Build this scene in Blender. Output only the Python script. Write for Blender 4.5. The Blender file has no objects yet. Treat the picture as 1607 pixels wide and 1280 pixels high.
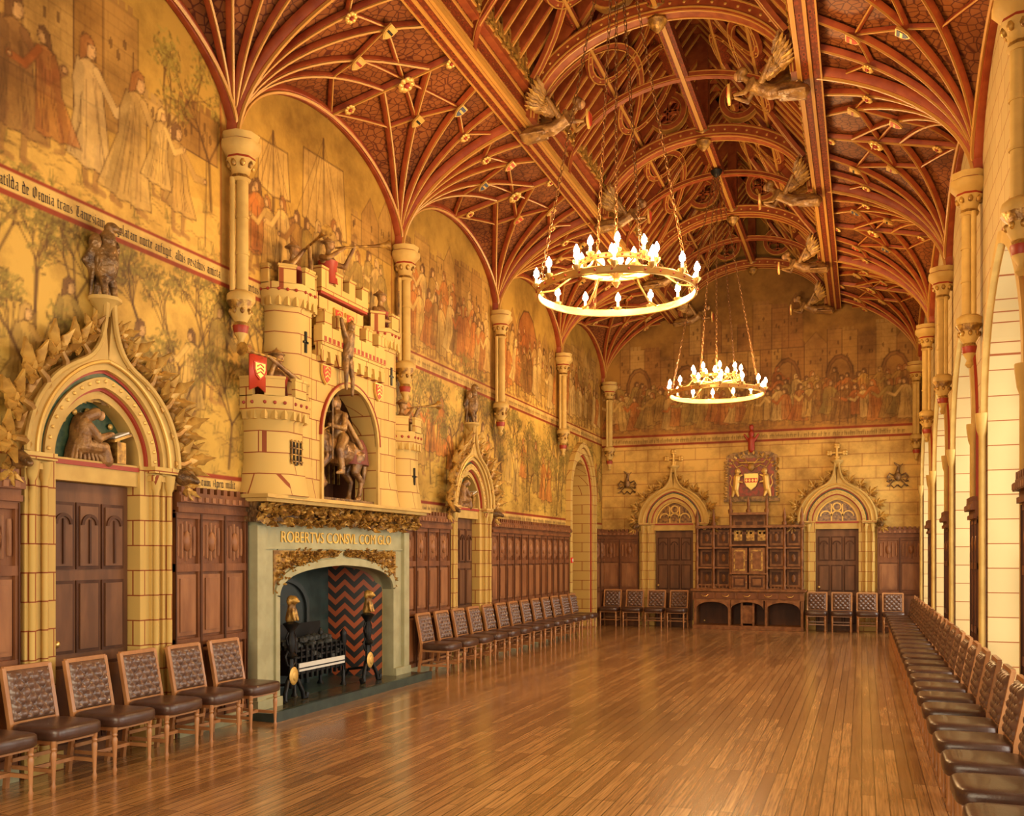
import bpy, math, random
import numpy as np
from mathutils import Vector, Matrix
random.seed(7)
rng = np.random.default_rng(7)
S = bpy.context.scene
COL = S.collection
pi = math.pi
try:
    S.view_settings.view_transform = 'Standard'; S.view_settings.look = 'None'; S.view_settings.exposure = 0.1
except Exception: pass
XL, XR, YE, YN = -6.5, 1.35, 24.2, -3.24
CX = (XL + XR) / 2
BAY = 3.92
CAPZ = 6.4

# ------------------------------------------------------------------ materials
def nt(name):
    m = bpy.data.materials.new(name); m.use_nodes = True
    t = m.node_tree; b = t.nodes['Principled BSDF']
    return m, t, b
def L(t, a, b): t.links.new(a, b)
def M(name, col, rough=.5, metal=0, col2=None, scale=6, bump=0, bscale=40, emis=0, detail=4, coat=0, stretch=None, spec=None):
    m, t, b = nt(name)
    b.inputs['Roughness'].default_value = rough
    b.inputs['Metallic'].default_value = metal
    b.inputs['Base Color'].default_value = (*col, 1)
    if spec is not None: b.inputs['Specular IOR Level'].default_value = spec
    if coat: b.inputs['Coat Weight'].default_value = coat
    if col2 or bump:
        tc = t.nodes.new('ShaderNodeTexCoord')
        src = tc.outputs['Object']
        if stretch:
            mp = t.nodes.new('ShaderNodeMapping'); mp.inputs['Scale'].default_value = stretch
            L(t, src, mp.inputs[0]); src = mp.outputs[0]
    if col2:
        n = t.nodes.new('ShaderNodeTexNoise'); n.inputs['Scale'].default_value = scale
        n.inputs['Detail'].default_value = detail
        L(t, src, n.inputs['Vector'])
        r = t.nodes.new('ShaderNodeValToRGB')
        r.color_ramp.elements[0].position = .38; r.color_ramp.elements[1].position = .62
        r.color_ramp.elements[0].color = (*col, 1); r.color_ramp.elements[1].color = (*col2, 1)
        L(t, n.outputs['Fac'], r.inputs[0]); L(t, r.outputs[0], b.inputs['Base Color'])
    if bump:
        n2 = t.nodes.new('ShaderNodeTexNoise'); n2.inputs['Scale'].default_value = bscale
        L(t, src, n2.inputs['Vector'])
        bp = t.nodes.new('ShaderNodeBump'); bp.inputs['Strength'].default_value = bump
        bp.inputs['Distance'].default_value = .02
        L(t, n2.outputs['Fac'], bp.inputs['Height']); L(t, bp.outputs[0], b.inputs['Normal'])
    if emis:
        b.inputs['Emission Color'].default_value = (*col, 1); b.inputs['Emission Strength'].default_value = emis
    return m
def ashlar(name, col, col2, mortar, w=.46, h=.28, ms=.008, ky=.7, kx=1.0, rough=.6):
    m, t, b = nt(name)
    tc = t.nodes.new('ShaderNodeTexCoord'); sp = t.nodes.new('ShaderNodeSeparateXYZ'); cb = t.nodes.new('ShaderNodeCombineXYZ')
    L(t, tc.outputs['Object'], sp.inputs[0])
    m1 = t.nodes.new('ShaderNodeMath'); m1.operation = 'MULTIPLY_ADD'; m1.inputs[1].default_value = ky
    m0 = t.nodes.new('ShaderNodeMath'); m0.operation = 'MULTIPLY'; m0.inputs[1].default_value = kx
    L(t, sp.outputs['X'], m0.inputs[0])
    L(t, sp.outputs['Y'], m1.inputs[0]); L(t, m0.outputs[0], m1.inputs[2])
    L(t, m1.outputs[0], cb.inputs['X']); L(t, sp.outputs['Z'], cb.inputs['Y'])
    br = t.nodes.new('ShaderNodeTexBrick'); L(t, cb.outputs[0], br.inputs['Vector'])
    br.inputs['Color1'].default_value = (*col, 1); br.inputs['Color2'].default_value = (*col2, 1); br.inputs['Mortar'].default_value = (*mortar, 1)
    br.inputs['Scale'].default_value = 1; br.inputs['Mortar Size'].default_value = ms
    br.inputs['Brick Width'].default_value = w; br.inputs['Row Height'].default_value = h
    L(t, br.outputs['Color'], b.inputs['Base Color']); b.inputs['Roughness'].default_value = rough; b.inputs['Specular IOR Level'].default_value = .25
    return m
stone = ashlar('cream_stone', (.62, .42, .125), (.55, .36, .10), (.26, .06, .015), h=.24, w=.36, ms=.006)
stone_w = ashlar('pale_window_stone', (.58, .44, .21), (.52, .39, .18), (.28, .08, .02), kx=0, ky=1, ms=.006)
stone_p = M('plain_cream_stone', (.60, .40, .12), .6, col2=(.50, .32, .09), scale=4, spec=.25)
stone_g = M('grey_green_stone', (.40, .38, .22), .55, col2=(.34, .32, .18), scale=5, spec=.3)
gold = M('gilding', (.52, .30, .06), .4, .35, col2=(.19, .09, .02), scale=14, bump=.4, bscale=30)
leaf_m = M('gilded_leaf', (.60, .36, .08), .42, .25, col2=(.30, .15, .03), scale=9, bump=.2, bscale=30)
goldb = M('bright_gold', (.66, .41, .10), .38, .35)
gilt_letter = M('gilded_lettering', (.85, .52, .10), .4)
bronze = M('dark_carved_wood', (.09, .045, .016), .38, .25, col2=(.28, .15, .045), scale=9, bump=.6, bscale=35)
bronze2 = M('painted_carving', (.17, .08, .028), .4, .15, col2=(.38, .21, .06), scale=8, bump=.5, bscale=35)
flesh = M('painted_face', (.46, .25, .10), .5)
robe_m = M('brown_gold_robe', (.20, .095, .03), .45, .1, col2=(.38, .20, .06), scale=10, bump=.4, bscale=40)
red = M('heraldic_red', (.32, .032, .012), .5)
redb = M('heraldic_scarlet', (.48, .042, .015), .5)
green = M('dark_green_paint', (.02, .055, .025), .5, col2=(.06, .10, .035), scale=20)
black = M('black_iron', (.015, .015, .015), .4, .6)
ink = M('black_lettering', (.03, .012, .006), .6)
blue = M('blue_paint', (.03, .05, .12), .5)
wood_d = M('dark_oak_panelling', (.145, .050, .017), .5, col2=(.22, .082, .029), scale=5, bump=.15, stretch=(1, 1, .25), spec=.3)
wood_d2 = M('darker_oak', (.060, .021, .008), .5, col2=(.10, .036, .014), scale=5, stretch=(1, 1, .25), spec=.25)
panel_m = M('oak_panel', (.21, .080, .028), .46, col2=(.32, .135, .05), scale=6, stretch=(1, 1, .25), spec=.35)
door_m = M('oak_door', (.12, .050, .021), .46, col2=(.19, .082, .034), scale=6, stretch=(1, 1, .25), spec=.3)
buffet_m = M('buffet_oak', (.17, .062, .018), .48, col2=(.28, .115, .036), scale=8, spec=.3)
wood_c = M('chair_wood', (.36, .15, .05), .38, col2=(.46, .21, .075), scale=8, stretch=(1, 1, .3), coat=.15)
leather = M('brown_leather', (.060, .026, .016), .32, col2=(.08, .037, .024), scale=12, bump=.08, bscale=120, coat=.15)
leather2 = M('tufted_brown_leather', (.125, .062, .038), .33, col2=(.17, .088, .055), scale=12, bump=.08, bscale=120, coat=.3)
rib_r = M('vault_rib_red', (.235, .038, .011), .5, col2=(.32, .066, .017), scale=6, spec=.3)
rib_g = M('vault_rib_gold', (.50, .25, .05), .45)
beam_r = M('roof_beam_red', (.22, .042, .012), .5, col2=(.31, .075, .020), scale=7, spec=.3)
beam_d = M('roof_beam_dark', (.08, .02, .008), .5)
bulb_m = M('lamp_flame', (1, .70, .34), .4, emis=160)
candle_m = M('candle_sleeve', (.9, .7, .35), .4, emis=1.5)
brass = M('polished_brass', (.70, .45, .15), .32, .8)
chain_m = M('dark_gilt_chain', (.18, .08, .025), .4, .5)
slate = M('dark_green_slate', (.02, .038, .032), .3, col2=(.035, .06, .05), scale=6)
coal = M('coal', (.03, .033, .03), .5, bump=1, bscale=20)
glass_y = M('leaded_amber_glass', (.40, .20, .035), .3, col2=(.10, .035, .01), scale=15, emis=0)
callred = M('call_point_red', (.8, .03, .02), .4)
white = M('white_enamel', (.7, .68, .6), .4)

def patbeam():
    m, t, b = nt('patterned_beam')
    tc = t.nodes.new('ShaderNodeTexCoord'); mp = t.nodes.new('ShaderNodeMapping'); mp.inputs['Scale'].default_value = (1, .45, 1)
    L(t, tc.outputs['Object'], mp.inputs[0])
    n = t.nodes.new('ShaderNodeTexVoronoi'); n.inputs['Scale'].default_value = 18; n.inputs['Randomness'].default_value = .35
    L(t, mp.outputs[0], n.inputs['Vector'])
    r = t.nodes.new('ShaderNodeValToRGB'); r.color_ramp.interpolation = 'CONSTANT'
    e = r.color_ramp.elements; e[0].position = 0; e[0].color = (.42, .20, .045, 1); e[1].position = .15; e[1].color = (.06, .014, .006, 1)
    x = e.new(.28); x.color = (.23, .042, .012, 1); x = e.new(.5); x.color = (.14, .027, .009, 1)
    L(t, n.outputs['Distance'], r.inputs[0]); L(t, r.outputs[0], b.inputs['Base Color']); b.inputs['Roughness'].default_value = .55
    b.inputs['Specular IOR Level'].default_value = .2
    return m
beam_p = patbeam()
def vaultmat():
    m, t, b = nt('painted_vault_boards')
    tc = t.nodes.new('ShaderNodeTexCoord')
    n = t.nodes.new('ShaderNodeTexVoronoi'); n.inputs['Scale'].default_value = 11; n.feature = 'DISTANCE_TO_EDGE'
    L(t, tc.outputs['Object'], n.inputs['Vector'])
    r = t.nodes.new('ShaderNodeValToRGB')
    r.color_ramp.elements[0].position = .03; r.color_ramp.elements[1].position = .10
    r.color_ramp.elements[0].color = (.085, .016, .006, 1); r.color_ramp.elements[1].color = (.23, .075, .019, 1)
    L(t, n.outputs['Distance'], r.inputs[0])
    n2 = t.nodes.new('ShaderNodeTexNoise'); n2.inputs['Scale'].default_value = 1.2; L(t, tc.outputs['Object'], n2.inputs['Vector'])
    r2 = t.nodes.new('ShaderNodeValToRGB'); r2.color_ramp.elements[0].color = (.55, .5, .5, 1); r2.color_ramp.elements[1].color = (1.15, 1.15, 1.1, 1)
    r2.color_ramp.elements[0].position = .3; r2.color_ramp.elements[1].position = .6
    L(t, n2.outputs['Fac'], r2.inputs[0])
    mx = t.nodes.new('ShaderNodeMixRGB'); mx.blend_type = 'MULTIPLY'; mx.inputs[0].default_value = 1
    L(t, r.outputs[0], mx.inputs[1]); L(t, r2.outputs[0], mx.inputs[2]); L(t, mx.outputs[0], b.inputs['Base Color'])
    b.inputs['Roughness'].default_value = .55; b.inputs['Specular IOR Level'].default_value = .3
    return m
vault_m = vaultmat()
roofb = M('roof_boards', (.10, .022, .008), .5, col2=(.06, .013, .005), scale=5, stretch=(1, 4, 1))

def floormat():
    m, t, b = nt('oak_strip_floor')
    tc = t.nodes.new('ShaderNodeTexCoord'); sp = t.nodes.new('ShaderNodeSeparateXYZ'); cb = t.nodes.new('ShaderNodeCombineXYZ')
    L(t, tc.outputs['Object'], sp.inputs[0]); L(t, sp.outputs['Y'], cb.inputs['X']); L(t, sp.outputs['X'], cb.inputs['Y'])
    br = t.nodes.new('ShaderNodeTexBrick'); L(t, cb.outputs[0], br.inputs['Vector'])
    br.inputs['Color1'].default_value = (.54, .285, .10, 1); br.inputs['Color2'].default_value = (.30, .14, .044, 1)
    br.inputs['Mortar'].default_value = (.04, .015, .005, 1)
    br.inputs['Scale'].default_value = 1; br.inputs['Mortar Size'].default_value = .004; br.inputs['Brick Width'].default_value = 1.35
    br.inputs['Row Height'].default_value = .095; br.offset = .37; br.offset_frequency = 3
    mp = t.nodes.new('ShaderNodeMapping'); mp.inputs['Scale'].default_value = (2.2, 60, 1)
    L(t, cb.outputs[0], mp.inputs[0])
    n = t.nodes.new('ShaderNodeTexNoise'); n.inputs['Scale'].default_value = 1; n.inputs['Detail'].default_value = 5
    L(t, mp.outputs[0], n.inputs['Vector'])
    r = t.nodes.new('ShaderNodeValToRGB'); r.color_ramp.elements[0].color = (.58, .58, .58, 1); r.color_ramp.elements[1].color = (1.3, 1.3, 1.3, 1)
    r.color_ramp.elements[0].position = .3; r.color_ramp.elements[1].position = .7
    L(t, n.outputs['Fac'], r.inputs[0])
    mx = t.nodes.new('ShaderNodeMixRGB'); mx.blend_type = 'MULTIPLY'; mx.inputs[0].default_value = 1
    L(t, br.outputs['Color'], mx.inputs[1]); L(t, r.outputs[0], mx.inputs[2]); L(t, mx.outputs[0], b.inputs['Base Color'])
    b.inputs['Roughness'].default_value = .26; b.inputs['Coat Weight'].default_value = .6; b.inputs['Coat Roughness'].default_value = .15
    return m
floor_m = floormat()
def muralmat():
    m, t, b = nt('painted_plaster')
    a = t.nodes.new('ShaderNodeAttribute'); a.attribute_name = 'Col'
    tc = t.nodes.new('ShaderNodeTexCoord')
    n = t.nodes.new('ShaderNodeTexNoise'); n.inputs['Scale'].default_value = 1.3; n.inputs['Detail'].default_value = 8; n.inputs['Roughness'].default_value = .65
    L(t, tc.outputs['Object'], n.inputs['Vector'])
    r = t.nodes.new('ShaderNodeValToRGB'); r.color_ramp.elements[0].color = (.46, .38, .28, 1); r.color_ramp.elements[1].color = (1.15, 1.12, 1.05, 1)
    r.color_ramp.elements[0].position = .34; r.color_ramp.elements[1].position = .60
    L(t, n.outputs['Fac'], r.inputs[0])
    mx = t.nodes.new('ShaderNodeMixRGB'); mx.blend_type = 'MULTIPLY'; mx.inputs[0].default_value = .85
    L(t, a.outputs['Color'], mx.inputs[1]); L(t, r.outputs[0], mx.inputs[2]); L(t, mx.outputs[0], b.inputs['Base Color'])
    b.inputs['Roughness'].default_value = .6; b.inputs['Specular IOR Level'].default_value = .3
    return m
mural_m = muralmat()
def zigmat():
    m, t, b = nt('zigzag_tiles')
    tc = t.nodes.new('ShaderNodeTexCoord'); sp = t.nodes.new('ShaderNodeSeparateXYZ'); L(t, tc.outputs['Object'], sp.inputs[0])
    p = t.nodes.new('ShaderNodeMath'); p.operation = 'PINGPONG'; p.inputs[1].default_value = .13
    L(t, sp.outputs['Y'], p.inputs[0])
    ad = t.nodes.new('ShaderNodeMath'); ad.operation = 'ADD'; L(t, p.outputs[0], ad.inputs[0]); L(t, sp.outputs['Z'], ad.inputs[1])
    q = t.nodes.new('ShaderNodeMath'); q.operation = 'PINGPONG'; q.inputs[1].default_value = .085; L(t, ad.outputs[0], q.inputs[0])
    g = t.nodes.new('ShaderNodeMath'); g.operation = 'GREATER_THAN'; g.inputs[1].default_value = .045; L(t, q.outputs[0], g.inputs[0])
    mx = t.nodes.new('ShaderNodeMixRGB'); mx.inputs[1].default_value = (.02, .02, .02, 1); mx.inputs[2].default_value = (.42, .09, .025, 1)
    L(t, g.outputs[0], mx.inputs[0]); L(t, mx.outputs[0], b.inputs['Base Color']); b.inputs['Roughness'].default_value = .4
    return m
zig_m = zigmat()

# ------------------------------------------------------------------ mesh builder
class MB:
    def __init__(s): s.v = []; s.f = []; s.m = []; s.s = []
    def add(s, vs, fs, mi=0, sm=False):
        o = len(s.v); s.v += [tuple(v) for v in vs]
        for f in fs: s.f.append(tuple(i + o for i in f)); s.m.append(mi); s.s.append(sm)
    def box(s, x0, x1, y0, y1, z0, z1, mi=0):
        vs = [(x0, y0, z0), (x1, y0, z0), (x1, y1, z0), (x0, y1, z0), (x0, y0, z1), (x1, y0, z1), (x1, y1, z1), (x0, y1, z1)]
        s.add(vs, [(0, 3, 2, 1), (4, 5, 6, 7), (0, 1, 5, 4), (1, 2, 6, 5), (2, 3, 7, 6), (3, 0, 4, 7)], mi)
    def lathe(s, prof, c=(0, 0), n=16, mi=0, sm=True, rot=0, mis=None):
        vs = []
        for r, z in prof:
            for k in range(n):
                a = 2 * pi * k / n + rot; vs.append((c[0] + r * math.cos(a), c[1] + r * math.sin(a), z))
        o = len(s.v); s.v += vs
        for i in range(len(prof) - 1):
            mm = mis[i] if mis else mi
            for k in range(n):
                k2 = (k + 1) % n
                s.f.append((o + i * n + k, o + i * n + k2, o + (i + 1) * n + k2, o + (i + 1) * n + k)); s.m.append(mm); s.s.append(sm)
        s.f.append(tuple(o + k for k in reversed(range(n)))); s.m.append(mis[0] if mis else mi); s.s.append(False)
        s.f.append(tuple(o + (len(prof) - 1) * n + k for k in range(n))); s.m.append(mis[-1] if mis else mi); s.s.append(False)
    def prism(s, P, y0, y1, mi=0):
        n = len(P); vs = [(x, y0, z) for x, z in P] + [(x, y1, z) for x, z in P]
        fs = [tuple(range(n)), tuple(reversed(range(n, 2 * n)))] + [((i + 1) % n, i, n + i, n + (i + 1) % n) for i in range(n)]
        s.add(vs, fs, mi)
    def band(s, A, B, y0, y1, mi=0, close=False):
        n = len(A); vs = []
        for (a, b) in zip(A, B): vs += [(a[0], y0, a[1]), (b[0], y0, b[1]), (b[0], y1, b[1]), (a[0], y1, a[1])]
        fs = []
        for i in range(n if close else n - 1):
            p = 4 * i; q = 4 * ((i + 1) % n)
            for k in range(4): fs.append((p + k, p + (k + 1) % 4, q + (k + 1) % 4, q + k))
        if not close: fs += [(3, 2, 1, 0), tuple(4 * (n - 1) + k for k in range(4))]
        s.add(vs, fs, mi)
    def tube(s, path, r, n=8, mi=0, closed=False, sm=True):
        P = [Vector(p) for p in path]; N = len(P)
        rs = r if isinstance(r, (list, tuple)) else [r] * N
        T = []
        for i in range(N):
            a = P[(i - 1) % N] if (closed or i > 0) else P[i]; b = P[(i + 1) % N] if (closed or i < N - 1) else P[i]
            d = (b - a); T.append(d.normalized() if d.length > 1e-9 else Vector((0, 0, 1)))
        u = T[0].orthogonal().normalized(); vs = []
        for i in range(N):
            u = (u - T[i] * u.dot(T[i])); u = u.normalized() if u.length > 1e-6 else T[i].orthogonal().normalized()
            w = T[i].cross(u)
            for k in range(n):
                a = 2 * pi * k / n; vs.append(P[i] + (u * math.cos(a) + w * math.sin(a)) * rs[i])
        fs = []
        for i in range(N if closed else N - 1):
            j = (i + 1) % N
            for k in range(n): fs.append((i * n + k, i * n + (k + 1) % n, j * n + (k + 1) % n, j * n + k))
        if not closed: fs += [tuple(reversed(range(n))), tuple((N - 1) * n + k for k in range(n))]
        s.add(vs, fs, mi, sm)
    def beam(s, p, q, w, h, up=(0, 0, 1), mi=0):
        p = Vector(p); q = Vector(q); t = (q - p).normalized(); u = Vector(up); sd = t.cross(u).normalized(); u = sd.cross(t)
        vs = []
        for e in (p, q):
            for a, b in ((-1, -1), (1, -1), (1, 1), (-1, 1)): vs.append(e + sd * a * w / 2 + u * b * h / 2)
        s.add(vs, [(3, 2, 1, 0), (4, 5, 6, 7), (0, 1, 5, 4), (1, 2, 6, 5), (2, 3, 7, 6), (3, 0, 4, 7)], mi)
    def ell(s, c, r, rot=None, n=12, mi=0, e=1.0):
        if not isinstance(r, (list, tuple)): r = (r, r, r)
        R = rot.to_matrix() if rot else Matrix.Identity(3)
        def pw(x): return math.copysign(abs(x) ** e, x)
        vs = []; h = n // 2
        for i in range(h + 1):
            ph = -pi / 2 + pi * i / h
            for k in range(n):
                th = 2 * pi * k / n
                vs.append(Vector(c) + R @ Vector((r[0] * pw(math.cos(ph)) * pw(math.cos(th)), r[1] * pw(math.cos(ph)) * pw(math.sin(th)), r[2] * pw(math.sin(ph)))))
        fs = []
        for i in range(h):
            for k in range(n): fs.append((i * n + k, i * n + (k + 1) % n, (i + 1) * n + (k + 1) % n, (i + 1) * n + k))
        s.add(vs, fs, mi, True)
    def cap(s, p, q, r0, r1=None, n=10, mi=0):
        r1 = r0 if r1 is None else r1
        s.tube([p, q], [r0, r1], n, mi); s.ell(p, r0 * .99, n=n, mi=mi); s.ell(q, r1 * .99, n=n, mi=mi)
    def mesh(s, name, mats):
        me = bpy.data.meshes.new(name); me.from_pydata(s.v, [], s.f)
        for m in mats: me.materials.append(m)
        me.polygons.foreach_set('material_index', s.m); me.polygons.foreach_set('use_smooth', s.s)
        me.update()
        try: me.set_sharp_from_angle(angle=math.radians(48))
        except Exception: pass
        return me
    def obj(s, name, mats, parent=None, bevel=0, loc=None):
        if not isinstance(mats, (list, tuple)): mats = [mats]
        o = bpy.data.objects.new(name, s.mesh(name, mats)); COL.objects.link(o)
        if parent: o.parent = parent
        if loc: o.location = loc
        if bevel:
            b = o.modifiers.new('bevel', 'BEVEL'); b.width = bevel; b.segments = 2; b.limit_method = 'ANGLE'
        return o
    def blob(s, name, mat, parent=None, vox=.02, loc=None, smooth=2):
        o = s.obj(name, [mat], parent, loc=loc)
        r = o.modifiers.new('r', 'REMESH'); r.mode = 'VOXEL'; r.voxel_size = vox; r.use_smooth_shade = True
        if smooth:
            q = o.modifiers.new('s', 'SMOOTH'); q.iterations = smooth; q.factor = .5
        dg = bpy.context.evaluated_depsgraph_get(); me = bpy.data.meshes.new_from_object(o.evaluated_get(dg))
        o.modifiers.clear(); me.name = name; o.data = me
        if not me.materials: me.materials.append(mat)
        return o

def empty(name, loc=(0, 0, 0), rz=0, label=None, cat=None, group=None, parent=None):
    o = bpy.data.objects.new(name, None); COL.objects.link(o); o.location = loc; o.rotation_euler = (0, 0, rz); o.empty_display_size = .1
    if parent: o.parent = parent
    if label: tag(o, label, cat, group)
    return o
def tag(o, label, cat, group=None):
    o['label'] = label; o['category'] = cat
    if group: o['group'] = group
    return o
def struct(o, label=None):
    o['kind'] = 'structure'
    if label: o['label'] = label
    return o
def dup(o, parent=None):
    c = o.copy(); COL.objects.link(c)
    if parent: c.parent = parent
    for k in list(o.children): dup(k, c)
    return c
def text(name, body, size, parent, loc, mat, ext=.004, sx=1.0, align='CENTER', rz=0, off=0):
    cu = bpy.data.curves.new(name, 'FONT'); cu.body = body; cu.size = size; cu.extrude = ext; cu.align_x = align; cu.offset = off
    o = bpy.data.objects.new(name, cu); COL.objects.link(o)
    bpy.context.view_layer.update()
    me = bpy.data.meshes.new_from_object(o.evaluated_get(bpy.context.evaluated_depsgraph_get()))
    bpy.data.objects.remove(o)
    me.materials.clear(); me.materials.append(mat)
    o = bpy.data.objects.new(name, me); COL.objects.link(o)
    o.parent = parent; o.location = loc; o.rotation_euler = (pi / 2, 0, rz); o.scale = (sx, 1, 1)
    return o
# broad-nib gothic alphabet: strokes on a small grid
def mn(x, top=3.): return [((x, top - .3), (x, .3)), ((x - .28, top - .05), (x + .12, top - .45)), ((x - .1, .42), (x + .32, 0))]
OO = mn(0) + mn(1.3) + [((.1, 3), (1.2, 2.75)), ((.2, .15), (1.2, 0))]
GL = {'i': (mn(0) + [((-.1, 3.95), (.1, 3.7))], 1.), 'n': (mn(0) + mn(1.3) + [((.1, 2.5), (1.1, 3))], 2.3), 'm': (mn(0) + mn(1.3) + mn(2.6) + [((.1, 2.5), (1.1, 3)), ((1.4, 2.5), (2.4, 3))], 3.6),
 'u': (mn(0) + mn(1.3) + [((.3, 0), (1.2, .5))], 2.3), 'o': (OO, 2.3), 'a': (mn(1.3) + [((0, .4), (0, 1.4)), ((0, 1.5), (1.2, 1.8)), ((0, 2.8), (1.2, 3)), ((.1, .1), (1.2, .4))], 2.3),
 'e': (mn(0) + [((0, 2.95), (1, 2.65)), ((1, 2.65), (.95, 1.9)), ((.95, 1.9), (.1, 1.35)), ((.2, .05), (1.1, .4))], 1.9), 'c': (mn(0) + [((.1, 3), (1, 2.7)), ((.2, .05), (1.1, .4))], 1.8),
 't': ([((0, 3.8), (0, .3)), ((-.4, 3), (.8, 3)), ((0, .3), (.8, .15))], 1.5), 'r': (mn(0) + [((.2, 2.6), (.9, 2.9)), ((.7, 3), (1, 2.6))], 1.5),
 's': ([((1, 2.95), (.1, 2.6)), ((.1, 2.6), (.1, 1.8)), ((.1, 1.8), (1.1, 1.2)), ((1.1, 1.2), (1.05, .4)), ((1.05, .4), (0, .1))], 1.9), 'd': (OO + [((1.3, 2.8), (.2, 4.4))], 2.3),
 'b': ([((0, 4.6), (0, .3))] + OO, 2.3), 'l': ([((0, 4.6), (0, .3)), ((-.1, .42), (.32, 0)), ((-.28, 4.7), (.1, 4.3))], 1.), 'h': ([((0, 4.6), (0, .3)), ((-.1, .42), (.3, 0)), ((.1, 2.5), (1.1, 3))] + mn(1.3), 2.3),
 'f': ([((0, 0), (0, 4.2)), ((0, 4.2), (.9, 4.4)), ((-.4, 3), (.8, 3))], 1.5), 'g': (OO + [((1.3, .2), (1.2, -1.1)), ((1.2, -1.1), (0, -.9))], 2.3), 'p': (OO + [((0, .2), (0, -1.5))], 2.3), 'x': (mn(.3) + [((0, 1.6), (1.1, 1.6)), ((.4, 2.8), (1.1, 3))], 1.7),
 'v': (mn(0) + [((1.3, 3.2), (1.25, .9)), ((1.25, .9), (.3, 0)), ((0, 2.7), (1.2, 3))], 2.3), ' ': ([], 1.5), ',': ([((0, .2), (-.2, -.7))], 1.),
 'M': (mn(0, 4.2) + mn(1.5, 4.2) + mn(3, 4.2) + [((.1, 3.7), (1.3, 4.2)), ((1.6, 3.7), (2.8, 4.2))], 4.2), 'T': ([((-.2, 4.1), (2.2, 4.3)), ((1, 4.2), (.4, 2)), ((.4, 2), (.6, .3)), ((.6, .3), (2, .2)), ((1.4, 4), (1.4, 1.2))], 2.9),
 'O': ([((0, 3.6), (0, .8)), ((0, 3.6), (1.2, 4.4)), ((1.2, 4.4), (2.2, 3.4)), ((2.2, 3.4), (2.2, .9)), ((2.2, .9), (1.1, 0)), ((1.1, 0), (0, .8)), ((1.1, 3.6), (1.1, .7))], 3.2),
 'A': ([((0, 0), (.3, 3.6)), ((.3, 3.6), (1.6, 4.4)), ((1.9, 4.3), (1.9, .2)), ((.2, 1.8), (1.8, 1.8)), ((1.9, .3), (2.3, 0))], 3.), 'I': (mn(.4, 4.3) + [((0, 4.3), (1.3, 4.4)), ((0, .1), (1, 0))], 2.), 'R': (mn(.2, 4.3) + [((.2, 4.2), (1.6, 3.9)), ((1.6, 3.9), (1.5, 2.6)), ((1.5, 2.6), (.4, 2.2)), ((.8, 2.3), (1.9, 0))], 2.7),
 'C': ([((0, 3.6), (0, .8)), ((0, 3.6), (1.9, 4.3)), ((0, .8), (1.9, .1)), ((1, 4), (1, .5))], 2.7)}
def gothic(name, body, x0, x1, z, xh, par, y=-.004):
    tot = sum(GL[c][1] + .35 for c in body); sx = (x1 - x0) / tot; sz = xh / 3
    mb = MB(); x = 0; nx, nz = .23, .20
    for c in body:
        st, w = GL[c]
        for k, (p, q) in enumerate(st):
            yy = y - .0002 * k
            def W(a, b): return (x0 + (x + a) * sx, yy, z + b * sz)
            mb.add([W(p[0] - nx, p[1] - nz), W(p[0] + nx, p[1] + nz), W(q[0] + nx, q[1] + nz), W(q[0] - nx, q[1] - nz)], [(0, 1, 2, 3)])
        x += w + .35
    return mb.obj(name, [ink], par)
def arc(cx, cz, r, a0, a1, n=20, rz=None):
    rz = r if rz is None else rz
    return [(cx + r * math.cos(a0 + (a1 - a0) * i / n), cz + rz * math.sin(a0 + (a1 - a0) * i / n)) for i in range(n + 1)]
def parc(cz, r, n=32, a0=0, a1=pi, k=.13):
    return [(x, cz + (z - cz) * (1 + k * (1 - abs(x) / r))) for x, z in arc(0, cz, r, a0, a1, n)]
def bez(p0, p1, p2, p3, n):
    out = []
    for i in range(n + 1):
        t = i / n; a = (1 - t) ** 3; b = 3 * t * (1 - t) ** 2; c = 3 * t * t * (1 - t); d = t ** 3
        out.append((a * p0[0] + b * p1[0] + c * p2[0] + d * p3[0], a * p0[1] + b * p1[1] + c * p2[1] + d * p3[1]))
    return out
LROT, RROT = pi / 2, -pi / 2

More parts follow.
